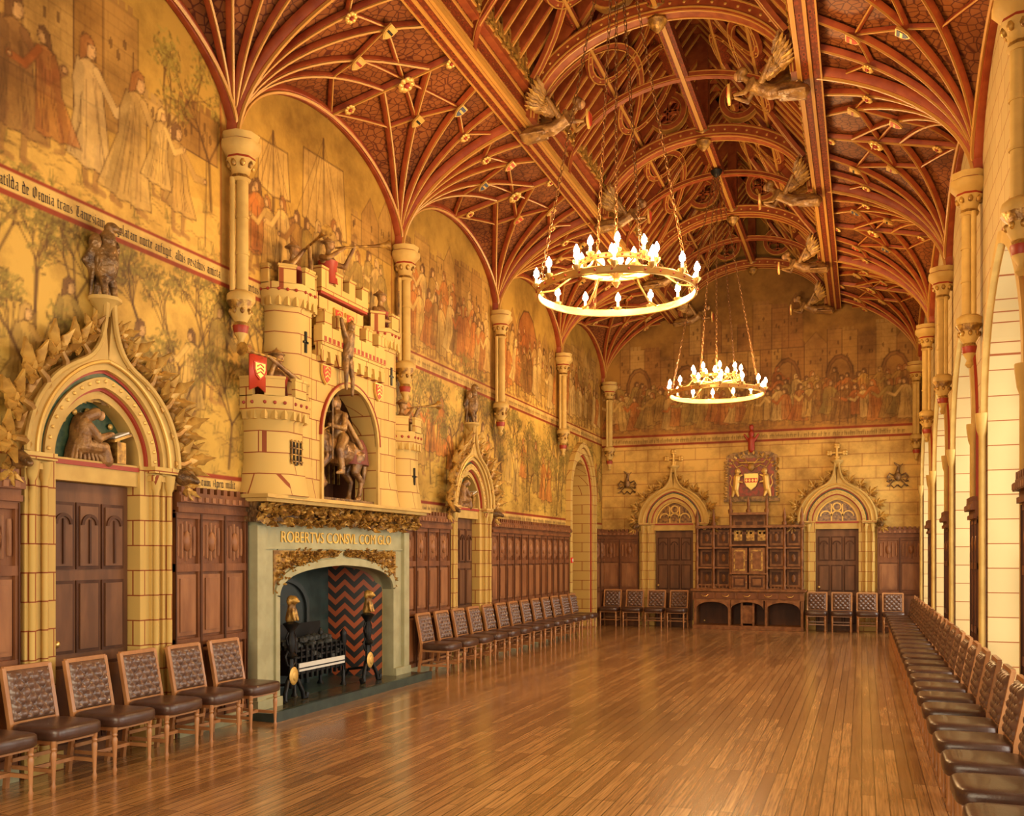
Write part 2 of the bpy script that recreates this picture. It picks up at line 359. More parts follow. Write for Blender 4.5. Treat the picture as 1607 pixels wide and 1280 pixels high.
# ------------------------------------------------------------------ painted canvas
class Canvas:
    def __init__(s, u0, u1, v0, v1, res):
        s.nu = int(round((u1 - u0) / res)) + 1; s.nv = int(round((v1 - v0) / res)) + 1
        s.u = np.linspace(u0, u1, s.nu); s.v = np.linspace(v0, v1, s.nv); s.res = res
        s.U, s.V = np.meshgrid(s.u, s.v); s.c = np.zeros((s.nv, s.nu, 3))
    def sl(s, a, b, c, d):
        i0 = max(0, np.searchsorted(s.u, a)); i1 = min(s.nu, np.searchsorted(s.u, b) + 1)
        j0 = max(0, np.searchsorted(s.v, c)); j1 = min(s.nv, np.searchsorted(s.v, d) + 1)
        return (slice(j0, j1), slice(i0, i1))
    def mix(s, sl, al, col):
        al = al[..., None]; s.c[sl] = s.c[sl] * (1 - al) + np.array(col) * al
    def rect(s, a, b, c, d, col, al=1.):
        sl = s.sl(a, b, c, d); U = s.U[sl]; s.mix(sl, np.full(U.shape, al), col)
    def seg(s, p, q, w, col, al=1.):
        sl = s.sl(min(p[0], q[0]) - w - .03, max(p[0], q[0]) + w + .03, min(p[1], q[1]) - w - .03, max(p[1], q[1]) + w + .03)
        U = s.U[sl]; V = s.V[sl]
        if U.size == 0: return
        dx, dy = q[0] - p[0], q[1] - p[1]; l2 = dx * dx + dy * dy + 1e-9
        t = np.clip(((U - p[0]) * dx + (V - p[1]) * dy) / l2, 0, 1)
        d = np.hypot(U - p[0] - t * dx, V - p[1] - t * dy)
        s.mix(sl, np.clip((w + s.res * .5 - d) / s.res, 0, 1) * al, col)
    def line(s, P, w, col, al=1., close=False):
        for a, b in zip(P[:-1], P[1:]): s.seg(a, b, w, col, al)
        if close: s.seg(P[-1], P[0], w, col, al)
    def poly(s, P, col, al=1., edge=None, ew=.006, ea=.8):
        xs = [p[0] for p in P]; ys = [p[1] for p in P]; sl = s.sl(min(xs), max(xs), min(ys), max(ys)); U = s.U[sl]; V = s.V[sl]
        if U.size:
            ins = np.zeros(U.shape, bool)
            for i in range(len(P)):
                x1, y1 = P[i]; x2, y2 = P[i - 1]
                if y1 == y2: continue
                ins ^= ((y1 > V) != (y2 > V)) & (U < (x2 - x1) * (V - y1) / (y2 - y1) + x1)
            s.mix(sl, ins * al, col)
        if edge is not None: s.line(P, ew, edge, ea, True)
    def ell(s, c, rx, ry, col, al=1., edge=None, ew=.005):
        P = [(c[0] + rx * math.cos(a), c[1] + ry * math.sin(a)) for a in np.linspace(0, 2 * pi, 14)[:-1]]
        s.poly(P, col, al, edge, ew)
INK = (.10, .04, .009)
ROBES = [(.64, .41, .12), (.50, .17, .03), (.26, .12, .025), (.34, .22, .05), (.56, .32, .06), (.44, .14, .025), (.42, .24, .05), (.60, .38, .10), (.66, .44, .14)]
def person(c, x, z, h, col=None, fl=1, al=.7):
    R = random.uniform; col = col or random.choice(ROBES); ln = R(-.05, .14) * fl
    dk = tuple(v * .55 for v in col)
    def P(a, b): return (x + (a * fl + ln * b) * h, z + b * h)
    for sx in (-.07, .08):
        k = R(-.06, .06); c.line([P(sx, .3), P(sx + k, .02), P(sx + k + .08, .0)], .024 * h, (.30, .14, .035), al); c.line([P(sx - .025, .3), P(sx + k - .025, .02)], .005, INK, .6)
    hem = R(.04, .25); w2 = .19 + R(-.03, .1)
    body = [P(-.10, .83), P(0, .86), P(.11, .82), P(.13, .6), P(.15, .45), P(w2, hem), P(.10, hem - .025), P(.03, hem), P(-.05, hem - .02), P(-.12, hem + .01), P(-.2 - R(0, .1), hem + .03), P(-.13, .5), P(-.14, .68)]
    c.poly(body, col, al, None)
    c.poly([P(-.14, .68), P(-.10, .83), P(-.04, .8), P(-.05, .5), P(-.08, hem), P(-.2, hem + .03), P(-.13, .5)], dk, .5)
    c.line(body, .006, INK, .8, True)
    for k in range(8):
        a = R(-.11, .11); c.line([P(a * .7, R(.55, .78)), P(a + R(-.03, .03), .4), P(a * 1.6, hem + .04)], .0036, INK, .6)
    c.line([P(-.12, .57), P(.13, .56)], .009, dk, .7)
    a0 = R(-.4, .7); ex, ez = .12 + .13 * math.cos(a0), .70 - .10
    arm = [P(.07, .8), P(ex, ez), P(ex + .15 * math.cos(a0), ez + .17 * math.sin(a0 + .4))]
    c.line(arm, .037 * h, INK, .6); c.line(arm, .031 * h, col, .9)
    c.ell(arm[-1], .022 * h, .022 * h, (.62, .36, .13), .9, INK, .003)
    if random.random() < .3: q = arm[-1]; c.seg((q[0], z), (q[0] + .03, z + h * 1.1), .008, INK, .8)
    c.ell(P(.02, .925), .052 * h, .066 * h, (.64, .38, .14), al + .2, INK, .005)
    c.seg(P(.055, .93), P(.06, .915), .005, INK, .8); c.seg(P(.035, .885), P(.06, .885), .004, INK, .8); c.seg(P(.03, .945), P(.05, .945), .004, INK, .8)
    hd = random.choice([(.16, .07, .02), col, (.36, .14, .03)])
    c.poly([P(-.075, .82), P(-.065, .97), P(-.01, 1.02), P(.05, .995), P(.055, .965), P(.0, .955), P(-.015, .86)], hd, .9, INK, .005)
def tree(c, x, z, h):
    R = random.uniform
    def br(p, a, l, w, d):
        q = (p[0] + l * math.cos(a), p[1] + l * math.sin(a)); c.seg(p, q, w, INK, .75)
        if d == 0:
            for _ in range(9):
                t = R(0, 2 * pi); p1 = (q[0] + R(-.13, .13), q[1] + R(-.1, .12)); c.seg(p1, (p1[0] + .035 * math.cos(t), p1[1] + .035 * math.sin(t)), .010, random.choice([(.22, .16, .025), (.30, .22, .04), (.14, .08, .014)]), .8)
            return
        for k in range(3): br(q, a + R(-.75, .75), l * R(.55, .8), w * .6, d - 1)
    br((x, z), pi / 2 + R(-.12, .12), h * .36, .022, 3)
def rocks(c, a, b, z):
    for _ in range(int((b - a) * 16)):
        x = random.uniform(a, b); zz = z + random.uniform(0, .5)
        c.line([(x, zz), (x + .1, zz + .03), (x + .22, zz + random.uniform(-.03, .03))], .004, INK, .6)
        if random.random() < .6:
            for k in range(4): c.seg((x + .02 * k, zz), (x + .02 * k + random.uniform(-.04, .04), zz + random.uniform(.06, .14)), .004, (.20, .14, .025), .8)
def town(c, a, b, z, h):
    x = a
    while x < b:
        w = random.uniform(.25, .55); hh = h * random.uniform(.5, 1); cc = random.choice([(.34, .17, .045), (.44, .24, .06), (.28, .12, .03), (.50, .30, .09)])
        if random.random() < .35:
            c.poly([(x, z), (x, z + hh), (x + w / 2, z + hh + .3), (x + w, z + hh), (x + w, z)], cc, .6, INK, .006)
            for k in range(6): c.seg((x + w / 2 - k * .04, z + hh + .3 - k * .05), (x + w / 2 - k * .04, z + hh), .003, INK, .5)
        else:
            c.poly([(x, z), (x, z + hh), (x + w, z + hh), (x + w, z)], cc, .6, INK, .006)
            for k in range(int(w / .1)): c.rect(x + k * .1, x + k * .1 + .055, z + hh, z + hh + .07, tuple(v * .8 for v in cc), .8)
        for k in range(3):
            xx = x + w * random.uniform(.15, .8); zz = z + hh * random.uniform(.3, .85); c.ell((xx, zz), .022, .055, INK, .7)
        for k in range(int(hh / .09)):
            c.seg((x, z + k * .09), (x + w, z + k * .09), .003, INK, .35)
            for j in range(int(w / .13)): c.seg((x + j * .13 + .06 * (k % 2), z + k * .09), (x + j * .13 + .06 * (k % 2), z + k * .09 + .09), .003, INK, .35)
        x += w
def ship(c, x, z, s=1):
    c.poly([(x - .7 * s, z + .35 * s), (x - .5 * s, z), (x + .45 * s, z), (x + .75 * s, z + .45 * s), (x + .3 * s, z + .2 * s), (x - .4 * s, z + .2 * s)], (.24, .10, .025), .8, INK, .012)
    for k in range(4): c.seg((x - .62 * s, z + .05 + k * .045), (x + .6 * s, z + .05 + k * .045), .004, INK, .7)
    c.seg((x, z + .2 * s), (x, z + 1.6 * s), .02, INK, .9)
    c.poly([(x - .4 * s, z + 1.35 * s), (x + .42 * s, z + 1.4 * s), (x + .5 * s, z + .6 * s), (x, z + .5 * s), (x - .42 * s, z + .6 * s)], (.60, .38, .11), .65, INK, .01)
    for k in range(6): c.seg((x, z + 1.6 * s), (x - .7 * s + .25 * k * s, z + .3 * s), .005, INK, .75)
    for k in range(5): c.seg((x - .3 * s + .15 * k * s, z + 1.35 * s), (x - .3 * s + .15 * k * s, z + .6 * s), .004, INK, .6)
def glyphs(c, a, b, z, h):
    x = a
    while x < b:
        w = h * .34
        if random.random() > .16:
            c.seg((x, z), (x, z + h * random.choice([.65, .65, 1])), .007, INK, .85)
            if random.random() < .6: c.seg((x, z + h * .65), (x + w * .7, z + h * .5), .006, INK, .85)
        x += w
def wallgrid(name, cv, plane, pred):
    nu, nv = cv.nu, cv.nv
    U, V = cv.U.ravel(), cv.V.ravel()
    co = np.zeros((U.size, 3), np.float32)
    if plane[0] == 'x': co[:, 0] = plane[1]; co[:, 1] = U; co[:, 2] = V
    else: co[:, 0] = U; co[:, 1] = plane[1]; co[:, 2] = V
    idx = np.arange(nu * nv).reshape(nv, nu)
    q = np.stack([idx[:-1, :-1], idx[:-1, 1:], idx[1:, 1:], idx[1:, :-1]], -1).reshape(-1, 4)
    cu = (cv.U[:-1, :-1] + cv.res / 2).ravel(); vv = (cv.V[:-1, :-1] + cv.res / 2).ravel()
    q = q[~pred(cu, vv)]
    me = bpy.data.meshes.new(name)
    me.vertices.add(len(co)); me.vertices.foreach_set('co', co.ravel())
    me.loops.add(q.size); me.loops.foreach_set('vertex_index', q.ravel().astype(np.int32))
    me.polygons.add(len(q)); me.polygons.foreach_set('loop_start', np.arange(0, q.size, 4, dtype=np.int32))
    try: me.polygons.foreach_set('loop_total', np.full(len(q), 4, np.int32))
    except Exception: pass
    me.update(calc_edges=True)
    at = me.color_attributes.new('Col', 'FLOAT_COLOR', 'POINT')
    cc = np.ones((U.size, 4), np.float32); cc[:, :3] = cv.c.reshape(-1, 3); at.data.foreach_set('color', cc.ravel())
    me.materials.append(mural_m)
    o = bpy.data.objects.new(name, me); COL.objects.link(o); return o
def masonry(cv, u0, u1, z0, z1, w=.62, h=.3):
    k = 0; z = z0
    while z < z1:
        cv.seg((u0, z), (u1, z), .007, (.26, .06, .015), .75)
        u = u0 + (w / 2 if k % 2 else 0)
        while u < u1: cv.seg((u, z), (u, min(z + h, z1)), .007, (.26, .06, .015), .75); u += w
        z += h; k += 1

# left wall -------------------------------------------------------------
D1, D2, A3, FY = 6.62, 15.1, 22.1, 10.6
cv = Canvas(1.0, YE, 0, 8.0, .016)
zz = cv.V
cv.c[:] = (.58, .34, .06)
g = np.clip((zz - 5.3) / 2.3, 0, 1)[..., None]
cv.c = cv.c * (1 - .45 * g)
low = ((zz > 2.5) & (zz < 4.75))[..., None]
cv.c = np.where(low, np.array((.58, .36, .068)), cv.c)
cols_y = [YE - BAY * k for k in range(8)]
for b in range(1, 6):
    a = YE - BAY * b; e = a + BAY
    cv.poly([(a, 4.95), (a, 5.5), (a + 1, 5.62), (a + 2.2, 5.45), (e, 5.6), (e, 4.95)], (.62, .38, .08), .7)
    rocks(cv, a + .1, e - .1, 4.97)
    if b == 5:
        town(cv, a + .3, a + 2.3, 5.75, 1.25); town(cv, a + 2.6, a + 3.7, 6.0, .5); tree(cv, a + 2.9, 5.5, 1.7); tree(cv, a + 3.6, 5.5, 1.4)
        for x, c_ in ((a + 1.15, (.30, .14, .04)), (a + 1.95, (.66, .44, .16)), (a + 2.35, (.56, .35, .10)), (a + 3.1, (.48, .28, .07))): person(cv, x, 5.05 + random.uniform(-.03, .08), 1.35 if x < a + 3 else 1.1, c_, 1, .72)
        person(cv, a + .45, 5.1, 1.3, (.42, .24, .06), 1, .72)
        person(cv, a + 1.55, 5.3, 1.0, None, -1, .6); person(cv, a + 2.75, 5.35, .9, None, 1, .6)
    elif b == 4:
        ship(cv, a + 1.9, 5.35, 1.15); ship(cv, a + .8, 5.7, .7)
        for x in np.arange(a + .3, e - .2, .25): person(cv, x, 5.03 + random.uniform(0, .12), random.uniform(.9, 1.1), None, random.choice([1, -1]), .68)
        town(cv, a + 2.6, a + 3.6, 6.1, .6)
    else:
        town(cv, a + .3, e - .4, 6.0, .9 if b != 2 else .5)
        if b == 2: cv.ell((a + 1.9, 6.05), .62, .85, (.34, .09, .02), .7, INK, .018)
        for x in np.arange(a + .3, e - .2, .30): person(cv, x, 5.35 + random.uniform(0, .2), random.uniform(.85, 1.0), None, random.choice([1, -1]), .62)
        for x in np.arange(a + .3, e - .2, .26): person(cv, x, 5.0 + random.uniform(0, .1), random.uniform(.95, 1.15), None, random.choice([1, -1]), .68)
    cv.poly([(a, 2.6), (a, 3.4), (a + 1.2, 3.7), (a + 2.6, 3.3), (e, 3.6), (e, 2.6)], (.44, .29, .05), .45)
    rocks(cv, a, e, 2.7); rocks(cv, a, e, 3.1)
    for x in np.arange(a + .1, e, .42): tree(cv, x + random.uniform(-.1, .1), 2.9 + random.uniform(0, .7), random.uniform(1.3, 1.8))
    for x in np.arange(a + .35, e, .42): person(cv, x, 2.9 + random.uniform(0, .6), random.uniform(.85, 1.1), random.choice([(.54, .17, .025), (.64, .42, .11), (.50, .30, .07), (.34, .22, .045)]), random.choice([1, -1]), .62)
    for x in np.arange(a + .3, e, .9): tree(cv, x + random.uniform(-.1, .1), 2.7 + random.uniform(0, .3), random.uniform(1.2, 1.6))
cv.rect(1, YE, 4.77, 4.95, (.64, .42, .12)); cv.rect(1, YE, 4.745, 4.77, (.28, .04, .01)); cv.rect(1, YE, 4.945, 4.97, (.28, .04, .01))
cv.rect(1, YE, 2.5, 2.66, (.64, .42, .12)); cv.rect(1, YE, 2.655, 2.675, (.28, .04, .01))
glyphs(cv, 12.7, YE - .2, 4.81, .1); glyphs(cv, 12.7, 14.1, 2.54, .07); glyphs(cv, 16.1, 20.9, 2.54, .07)
for y in cols_y: cv.rect(y - .16, y + .16, 4.98, 8, (.46, .25, .05), .8); cv.seg((y - .16, 4.98), (y - .16, 8), .012, (.28, .05, .01), .8); cv.seg((y + .16, 4.98), (y + .16, 8), .012, (.28, .05, .01), .8)
NHW, NSP = .68, 3.30
def predL(u, v):
    r = np.zeros(u.shape, bool)
    for c0 in (D1, D2):
        r |= (np.abs(u - c0) < .52) & (v < 2.68)
        r |= (np.hypot(u - c0, v - 2.68) < .53)
    r |= (np.abs(u - FY) < 1.40) & (v < 1.8)
    r |= (np.abs(u - FY + .05) < NHW) & (v > 2.5) & (v < NSP)
    r |= (np.hypot(u - FY + .05, v - NSP) < NHW)
    r |= (np.abs(u - A3) < .82) & (v < 3.3)
    r |= (np.hypot(u - A3, v - 3.3) < .82)
    return r
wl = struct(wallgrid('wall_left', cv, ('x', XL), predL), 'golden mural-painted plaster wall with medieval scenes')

# end wall ---------------------------------------------------------------
ce = Canvas(XL, XR, 0, 10.98, .02)
ce.c[:] = (.64, .41, .11); masonry(ce, XL, XR, 2.5, 4.7)
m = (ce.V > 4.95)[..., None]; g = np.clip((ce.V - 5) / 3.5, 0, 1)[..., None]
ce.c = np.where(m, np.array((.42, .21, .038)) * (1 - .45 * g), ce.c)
ce.rect(XL, XR, 4.72, 4.95, (.60, .39, .11)); ce.rect(XL, XR, 4.70, 4.725, (.28, .04, .01)); ce.rect(XL, XR, 4.94, 4.965, (.28, .04, .01))
glyphs(ce, XL + .3, XR - .3, 4.78, .1)
town(ce, XL + .5, XR - .5, 6.2, 1.3); town(ce, CX - 1.6, CX + 1.2, 7.0, 1.2)
for k in range(6): ce.ell((XL + 1 + k * 1.25, 6.2), .33, .55, (.20, .08, .02), .7, INK, .015); ce.ell((XL + 1 + k * 1.25, 6.2), .26, .46, (.36, .18, .04), .8, INK, .008)
rocks(ce, XL, XR, 5.0)
for x in np.arange(XL + .3, XR - .2, .18): person(ce, x, 5.4 + random.uniform(0, .3), random.uniform(.72, .9), None, random.choice([1, -1]), .55)
for x in np.arange(XL + .2, XR - .2, .23): person(ce, x, 5.02 + random.uniform(0, .08), random.uniform(.9, 1.1), None, random.choice([1, -1]), .62)
E1, E2 = -4.57, -.57
def predE(u, v):
    r = np.zeros(u.shape, bool)
    for c0 in (E1, E2):
        r |= (np.abs(u - c0) < .52) & (v < 2.68); r |= (np.hypot(u - c0, v - 2.68) < .53)
    return r
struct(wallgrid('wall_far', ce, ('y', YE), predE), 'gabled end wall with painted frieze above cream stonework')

mb = MB(); mb.box(XL - .2, XR + .2, YN - .3, YN, 0, 11); struct(mb.obj('wall_near', [stone_p]), 'plain cream end wall')
mb = MB(); mb.box(XL - .3, XL, YN, 1.0, 0, 8.0); struct(mb.obj('wall_left.001', [stone_p]), 'golden plaster wall')
mb = MB(); mb.box(XL - 1.4, XR + 1.2, YN - .3, YE + .6, -.2, 0); struct(mb.obj('floor', [floor_m]), 'polished oak strip floor')

# right wall with windows ----------------------------------------------------
WH, WS, WSP, WDEP = 1.42, .5, 3.45, .6
mids = [YE - BAY * (k + .5) for k in range(7)]
wins = mids[:6]
mb = MB(); TOP = 8.0
def q(y0, y1, z0, z1, x=XR): mb.add([(x, y0, z0), (x, y1, z0), (x, y1, z1), (x, y0, z1)], [(0, 1, 2, 3)])
def parch(c, r=WH, n=12):
    R = r * 1.35; out = []
    a1 = math.acos((R - r) / R); zs = (1.48 + (r - WH)) / (R * math.sin(a1))
    left = [(c - r + R - R * math.cos(a1 * i / n), WSP + zs * R * math.sin(a1 * i / n)) for i in range(n + 1)]
    right = [(2 * c - y, z) for y, z in reversed(left[:-1])]
    return left + right
prev = YN
for c in sorted(mids):
    if c in wins:
        q(prev, c - WH, 0, TOP); q(c - WH, c + WH, 0, WS)
        P = parch(c)
        for (a, b) in zip(P[:-1], P[1:]): mb.add([(XR, a[0], a[1]), (XR, b[0], b[1]), (XR, b[0], TOP), (XR, a[0], TOP)], [(0, 1, 2, 3)])
        Q = [(c - WH, WS)] + P + [(c + WH, WS)]
        for i in range(len(Q)):
            a = Q[i]; b = Q[(i + 1) % len(Q)]
            mb.add([(XR, a[0], a[1]), (XR, b[0], b[1]), (XR + WDEP, b[0], b[1]), (XR + WDEP, a[0], a[1])], [(0, 1, 2, 3)])
        prev = c + WH
q(prev, YE, 0, TOP)
struct(mb.obj('wall_right', [stone_w]), 'cream ashlar wall pierced by tall pointed window bays')
wn = 0
for c in wins:
    wn += 1
    mb = MB(); x0 = XR + WDEP - .12
    P = [(y - c, z) for y, z in parch(c)]; P = [(-WH, WS)] + P + [(WH, WS)]
    I = [(y - c, z) for y, z in parch(c, WH - .14)]; I = [(-WH + .14, WS + .1)] + I + [(WH - .14, WS + .1)]
    mb.band(P, I, 0, .12)
    for yy in (-.44, .44): mb.box(yy - .05, yy + .05, 0, .12, WS, WSP + 1.1)
    for z in (1.6, 2.65): mb.box(-WH, WH, .01, .11, z - .05, z + .05)
    for k in (-.88, 0, .88):
        mb.band(arc(k, 3.5, .42, 0, pi, 12), arc(k, 3.5, .35, 0, pi, 12), .01, .1)
    for k in (-.44, .44): mb.band(arc(k, 4.15, .3, 0, 2 * pi, 16), arc(k, 4.15, .23, 0, 2 * pi, 16), .01, .1)
    for k in range(1, 13): mb.box(-WH, WH, .055, .062, WS + k * .3 - .005, WS + k * .3 + .005, 1)
    for k in range(-5, 6): mb.box(k * .26 - .004, k * .26 + .004, .055, .062, WS, WSP + .9, 1)
    o = mb.obj('window_%d' % wn, [stone_w, black]); o.location = (x0, c, 0); o.rotation_euler = (0, 0, RROT)
    struct(o, 'tall pointed window with stone mullions and leaded lights')
    ld = bpy.data.lights.new('daylight', 'AREA'); ld.shape = 'RECTANGLE'; ld.size = 2.9; ld.size_y = 4.6; ld.energy = 270; ld.color = (1, .95, .82)
    lo = bpy.data.objects.new('daylight', ld); COL.objects.link(lo); lo.location = (XR + WDEP + .9, c, 2.8)
    lo.rotation_euler = (pi / 2, 0, pi / 2)
    mb = MB(); A = [(-(y - c), z) for y, z in parch(c, WH + .02)]; B = [(-(y - c), z) for y, z in parch(c, WH + .14)]
    mb.band(A, B, -.07, 0, 0)
    A2 = [(-(y - c), z) for y, z in parch(c, WH + .14)]; B2 = [(-(y - c), z) for y, z in parch(c, WH + .18)]
    mb.band(A2, B2, -.03, 0, 1)
    for s_ in (-1, 1):
        mb.lathe([(.06, .3), (.045, .4), (.04, .45), (.04, 3.2), (.06, 3.26), (.08, 3.42), (.08, 3.46)], (s_ * (WH + .07), -.05), 10, 0)
        mb.box(s_ * (WH + .16) - .02, s_ * (WH + .16) + .02, -.03, 0, 0, 3.46, 1)
    o = mb.obj('trim_%d' % (100 + wn), [stone_p, red]); o.location = (XR, c, 0); o.rotation_euler = (0, 0, RROT); struct(o, 'moulded stone window arch with slender shafts')

# ------------------------------------------------------------------ vault
H = BAY / 2
def VZ(t, s):
    r = math.hypot(s, t) / H; r = min(r, 1.0)
    return CAPZ + 1.15 * math.sqrt(max(0, 1 - (1 - r) ** 2)) + .45 * (t / 1.925)
def Vp(side, y, t):
    k = (YE - y) / BAY; s = abs(k - round(k)) * BAY
    x = XL + t if side < 0 else XR - t
    return Vector((x, y, VZ(t, s)))
mb = MB(); NT = 22
ys = []
for b in range(7, 0, -1):
    a = YE - BAY * b
    ys += [a + H * (i / 20) ** 1.9 for i in range(20)] + [a + BAY - H * (i / 20) ** 1.9 for i in range(20, 0, -1)]
ys.append(YE)
for side in (-1, 1):
    vs = []
    for y in ys:
        for j in range(NT + 1): vs.append(Vp(side, y, 1.925 * (j / NT) ** 1.9) + Vector((side * .02, 0, .02)))
    fs = [(i * (NT + 1) + j, (i + 1) * (NT + 1) + j, (i + 1) * (NT + 1) + j + 1, i * (NT + 1) + j + 1) for i in range(len(ys) - 1) for j in range(NT)]
    mb.add(vs, fs, 0, False)
RB, RT = 8.35, 10.95
for side in (-1, 1):
    x0 = CX + side * 2.05
    mb.add([(x0, YN, RB), (x0, YE, RB), (CX, YE, RT + .06), (CX, YN, RT + .06)], [(0, 1, 2, 3)], 1)
struct(mb.obj('ceiling', [vault_m, roofb]), 'painted timber fan-vaulted coving rising to open red roof')

def ribpath(side, y0, t0, y1, t1, n=18):
    out = []
    for i in range(n + 1):
        f = (i / n) ** 1.7 if n > 10 else i / n
        out.append(Vp(side, y0 + (y1 - y0) * f, t0 + (t1 - t0) * f))
    return out
def sweep(mb, side, P, w, d, gd):
    vs = []; N = len(P)
    for i in range(N):
        T = (P[min(i + 1, N - 1)] - P[max(i - 1, 0)]).normalized()
        inw = Vector((-side * .75, 0, -.65)).normalized()
        n_ = (inw - T * inw.dot(T)); n_ = n_.normalized() if n_.length > 1e-4 else Vector((0, 0, -1))
        sd = T.cross(n_).normalized(); p = P[i] - n_ * .03
        for a, b in ((-w / 2, 0), (-w / 2, d * .5), (-w / 4, d), (-gd / 2, d), (-gd / 2, d * 1.35), (gd / 2, d * 1.35), (gd / 2, d), (w / 4, d), (w / 2, d * .5), (w / 2, 0)):
            vs.append(p + sd * a + n_ * (b + .02))
    K = 10; o = len(mb.v); mb.v += [tuple(v) for v in vs]
    for i in range(N - 1):
        for k in range(K - 1):
            mb.f.append((o + i * K + k, o + i * K + k + 1, o + (i + 1) * K + k + 1, o + (i + 1) * K + k)); mb.m.append(1 if k in (3, 4, 5) else 0); mb.s.append(False)
tn = 0
shield_P = [(-.09, .1), (.09, .1), (.09, 0), (.06, -.07), (0, -.12), (-.06, -.07), (-.09, 0)]
bossdata = []
for b in range(1, 7):
    a = YE - BAY * b
    for side in (-1, 1):
        mb = MB(); W = .07
        sweep(mb, side, ribpath(side, a + .001, 0, a + .001, 1.92), .13, .10, .03)
        for (oy, dr) in ((a, 1), (a + BAY, -1)):
            for (s, t) in ((.62, 1.9), (1.3, 1.9), (H - .002, 1.45), (H - .002, .8)):
                sweep(mb, side, ribpath(side, oy, 0, oy + dr * s, t), W, .06, .022)
            sweep(mb, side, ribpath(side, oy, .03, oy + dr * H, .03, 20), .13, .09, .03)
            for (p, q_) in (((.40, 1.23), (.95, 1.4)), ((.95, 1.4), (1.17, .87)), ((1.17, .87), (1.25, .51)), ((.95, 1.4), (1.3, 1.9)), ((1.17, .87), (H, 1.1)), ((1.25, .51), (H, .05)), ((.40, 1.23), (0, 1.55)), ((.95, 1.4), (H, 1.1)), ((.40, 1.23), (.62, 1.9))):
                sweep(mb, side, ribpath(side, oy + dr * p[0], p[1], oy + dr * q_[0], q_[1], 5), .05, .042, .017)
        sweep(mb, side, ribpath(side, a + H, 0, a + H, 1.92, 8), W, .06, .022)
        tn += 1
        struct(mb.obj('trim_%d' % tn, [rib_r, rib_g]), 'red and gilded vault ribs fanning from the wall shafts')
        for (s, t, kind) in ((.95, 1.4, 0), (BAY - .95, 1.4, 0), (H, 1.1, 1), (1.17, .87, 0), (BAY - 1.17, .87, 0), (.40, 1.23, 2), (BAY - .40, 1.23, 2), (H, .3, 2), (H, 1.72, 2)):
            bossdata.append((side, a + s, t, kind))
def shield_mesh(c1, c2):
    mb = MB(); mb.prism(shield_P, -.03, 0, 0); mb.prism([(x * .78, z * .78) for x, z in shield_P], -.036, -.029, 1)
    mb.box(-.06, .06, -.042, -.034, -.01, .025, 2); return mb.mesh('heraldic_boss', [goldb, c1, c2])
def rosette_mesh():
    mb = MB()
    for k in range(8):
        a = k * pi / 4; mb.ell((.06 * math.cos(a), -.02, .06 * math.sin(a)), (.035, .02, .035), n=8)
    mb.ell((0, -.03, 0), .03, n=8, mi=1); return mb.mesh('floral_boss', [goldb, red])
shm = [shield_mesh(redb, goldb), shield_mesh(stone_p, red), shield_mesh(goldb, black), shield_mesh(blue, goldb)]
ros = rosette_mesh()
for i, (side, y, t, kind) in enumerate(bossdata):
    p = Vp(side, y, t)
    n_ = Vector((-side * .55, 0, -.83))
    if kind: me = ros; nm, lb, ct = 'floral_boss', 'gilded rosette boss where vault ribs cross', 'boss'
    else: me = shm[i % 4]; nm, lb, ct = 'heraldic_boss', 'small painted heraldic shield on the vault ribs', 'shield'
    o = bpy.data.objects.new(nm, me); COL.objects.link(o); tag(o, lb, ct, 'painted bosses on the vault')
    o.rotation_euler = n_.to_track_quat('-Y', 'Z').to_euler(); o.location = p + n_ * .085
    s_ = 1.3 if kind == 1 else .85; o.scale = (s_, s_, s_)

CREST = [(-.05, 0), (-.05, .08), (-.13, .10), (-.15, .18), (-.09, .22), (-.10, .30), (-.04, .28), (0, .42), (.04, .28), (.10, .30), (.09, .22), (.15, .18), (.13, .10), (.05, .08), (.05, 0)]
for side in (-1, 1):
    mb = MB(); x = CX + side * 1.98
    mb.box(x - .13, x + .13, YN, YE, 7.93, 8.36, 4)
    xi = x - side * .13
    for z0, z1, dd, mi in ((7.88, 7.95, .04, 1), (8.0, 8.03, .02, 1), (8.22, 8.25, .02, 1), (8.3, 8.38, .10, 0), (8.38, 8.41, .12, 1)):
        mb.box(min(xi - side * dd, x), max(xi - side * dd, x), YN, YE, z0, z1, mi)
    mb.box(x - .128, x + .128, YN, YE, 7.86, 7.931, 4); mb.box(x - .02, x + .02, YN, YE, 7.84, 7.87, 1); mb.box(x - .13, x - .11, YN, YE, 7.845, 7.87, 1); mb.box(x + .11, x + .13, YN, YE, 7.845, 7.87, 1)
    y = YN + .15
    while y < YE:
        k0 = len(mb.v); mb.prism([(a, b) for a, b in CREST], -.02, .02, 3)
        for zz_, r_ in ((.2, .05), (.08, .04)): mb.ell((0, 0, zz_), (r_, r_, r_), n=6, mi=3)
        for i in range(k0, len(mb.v)):
            vx, vy, vz = mb.v[i]; mb.v[i] = (xi - side * .11 + vy, y + vx * .95, 8.36 + vz * 1.15)
        y += .28
    tn += 1; struct(mb.obj('trim_%d' % tn, [beam_r, rib_g, beam_d, gold, beam_p]), 'moulded and patterned red purlin with gilded cresting')
def SP(side, a, y, d=0):
    n_ = Vector((-side * 2.6, 0, -2.05)).normalized()
    return Vector((CX + side * 2.05 * (1 - a), y, RB + (RT - RB) * a)) + n_ * d, n_
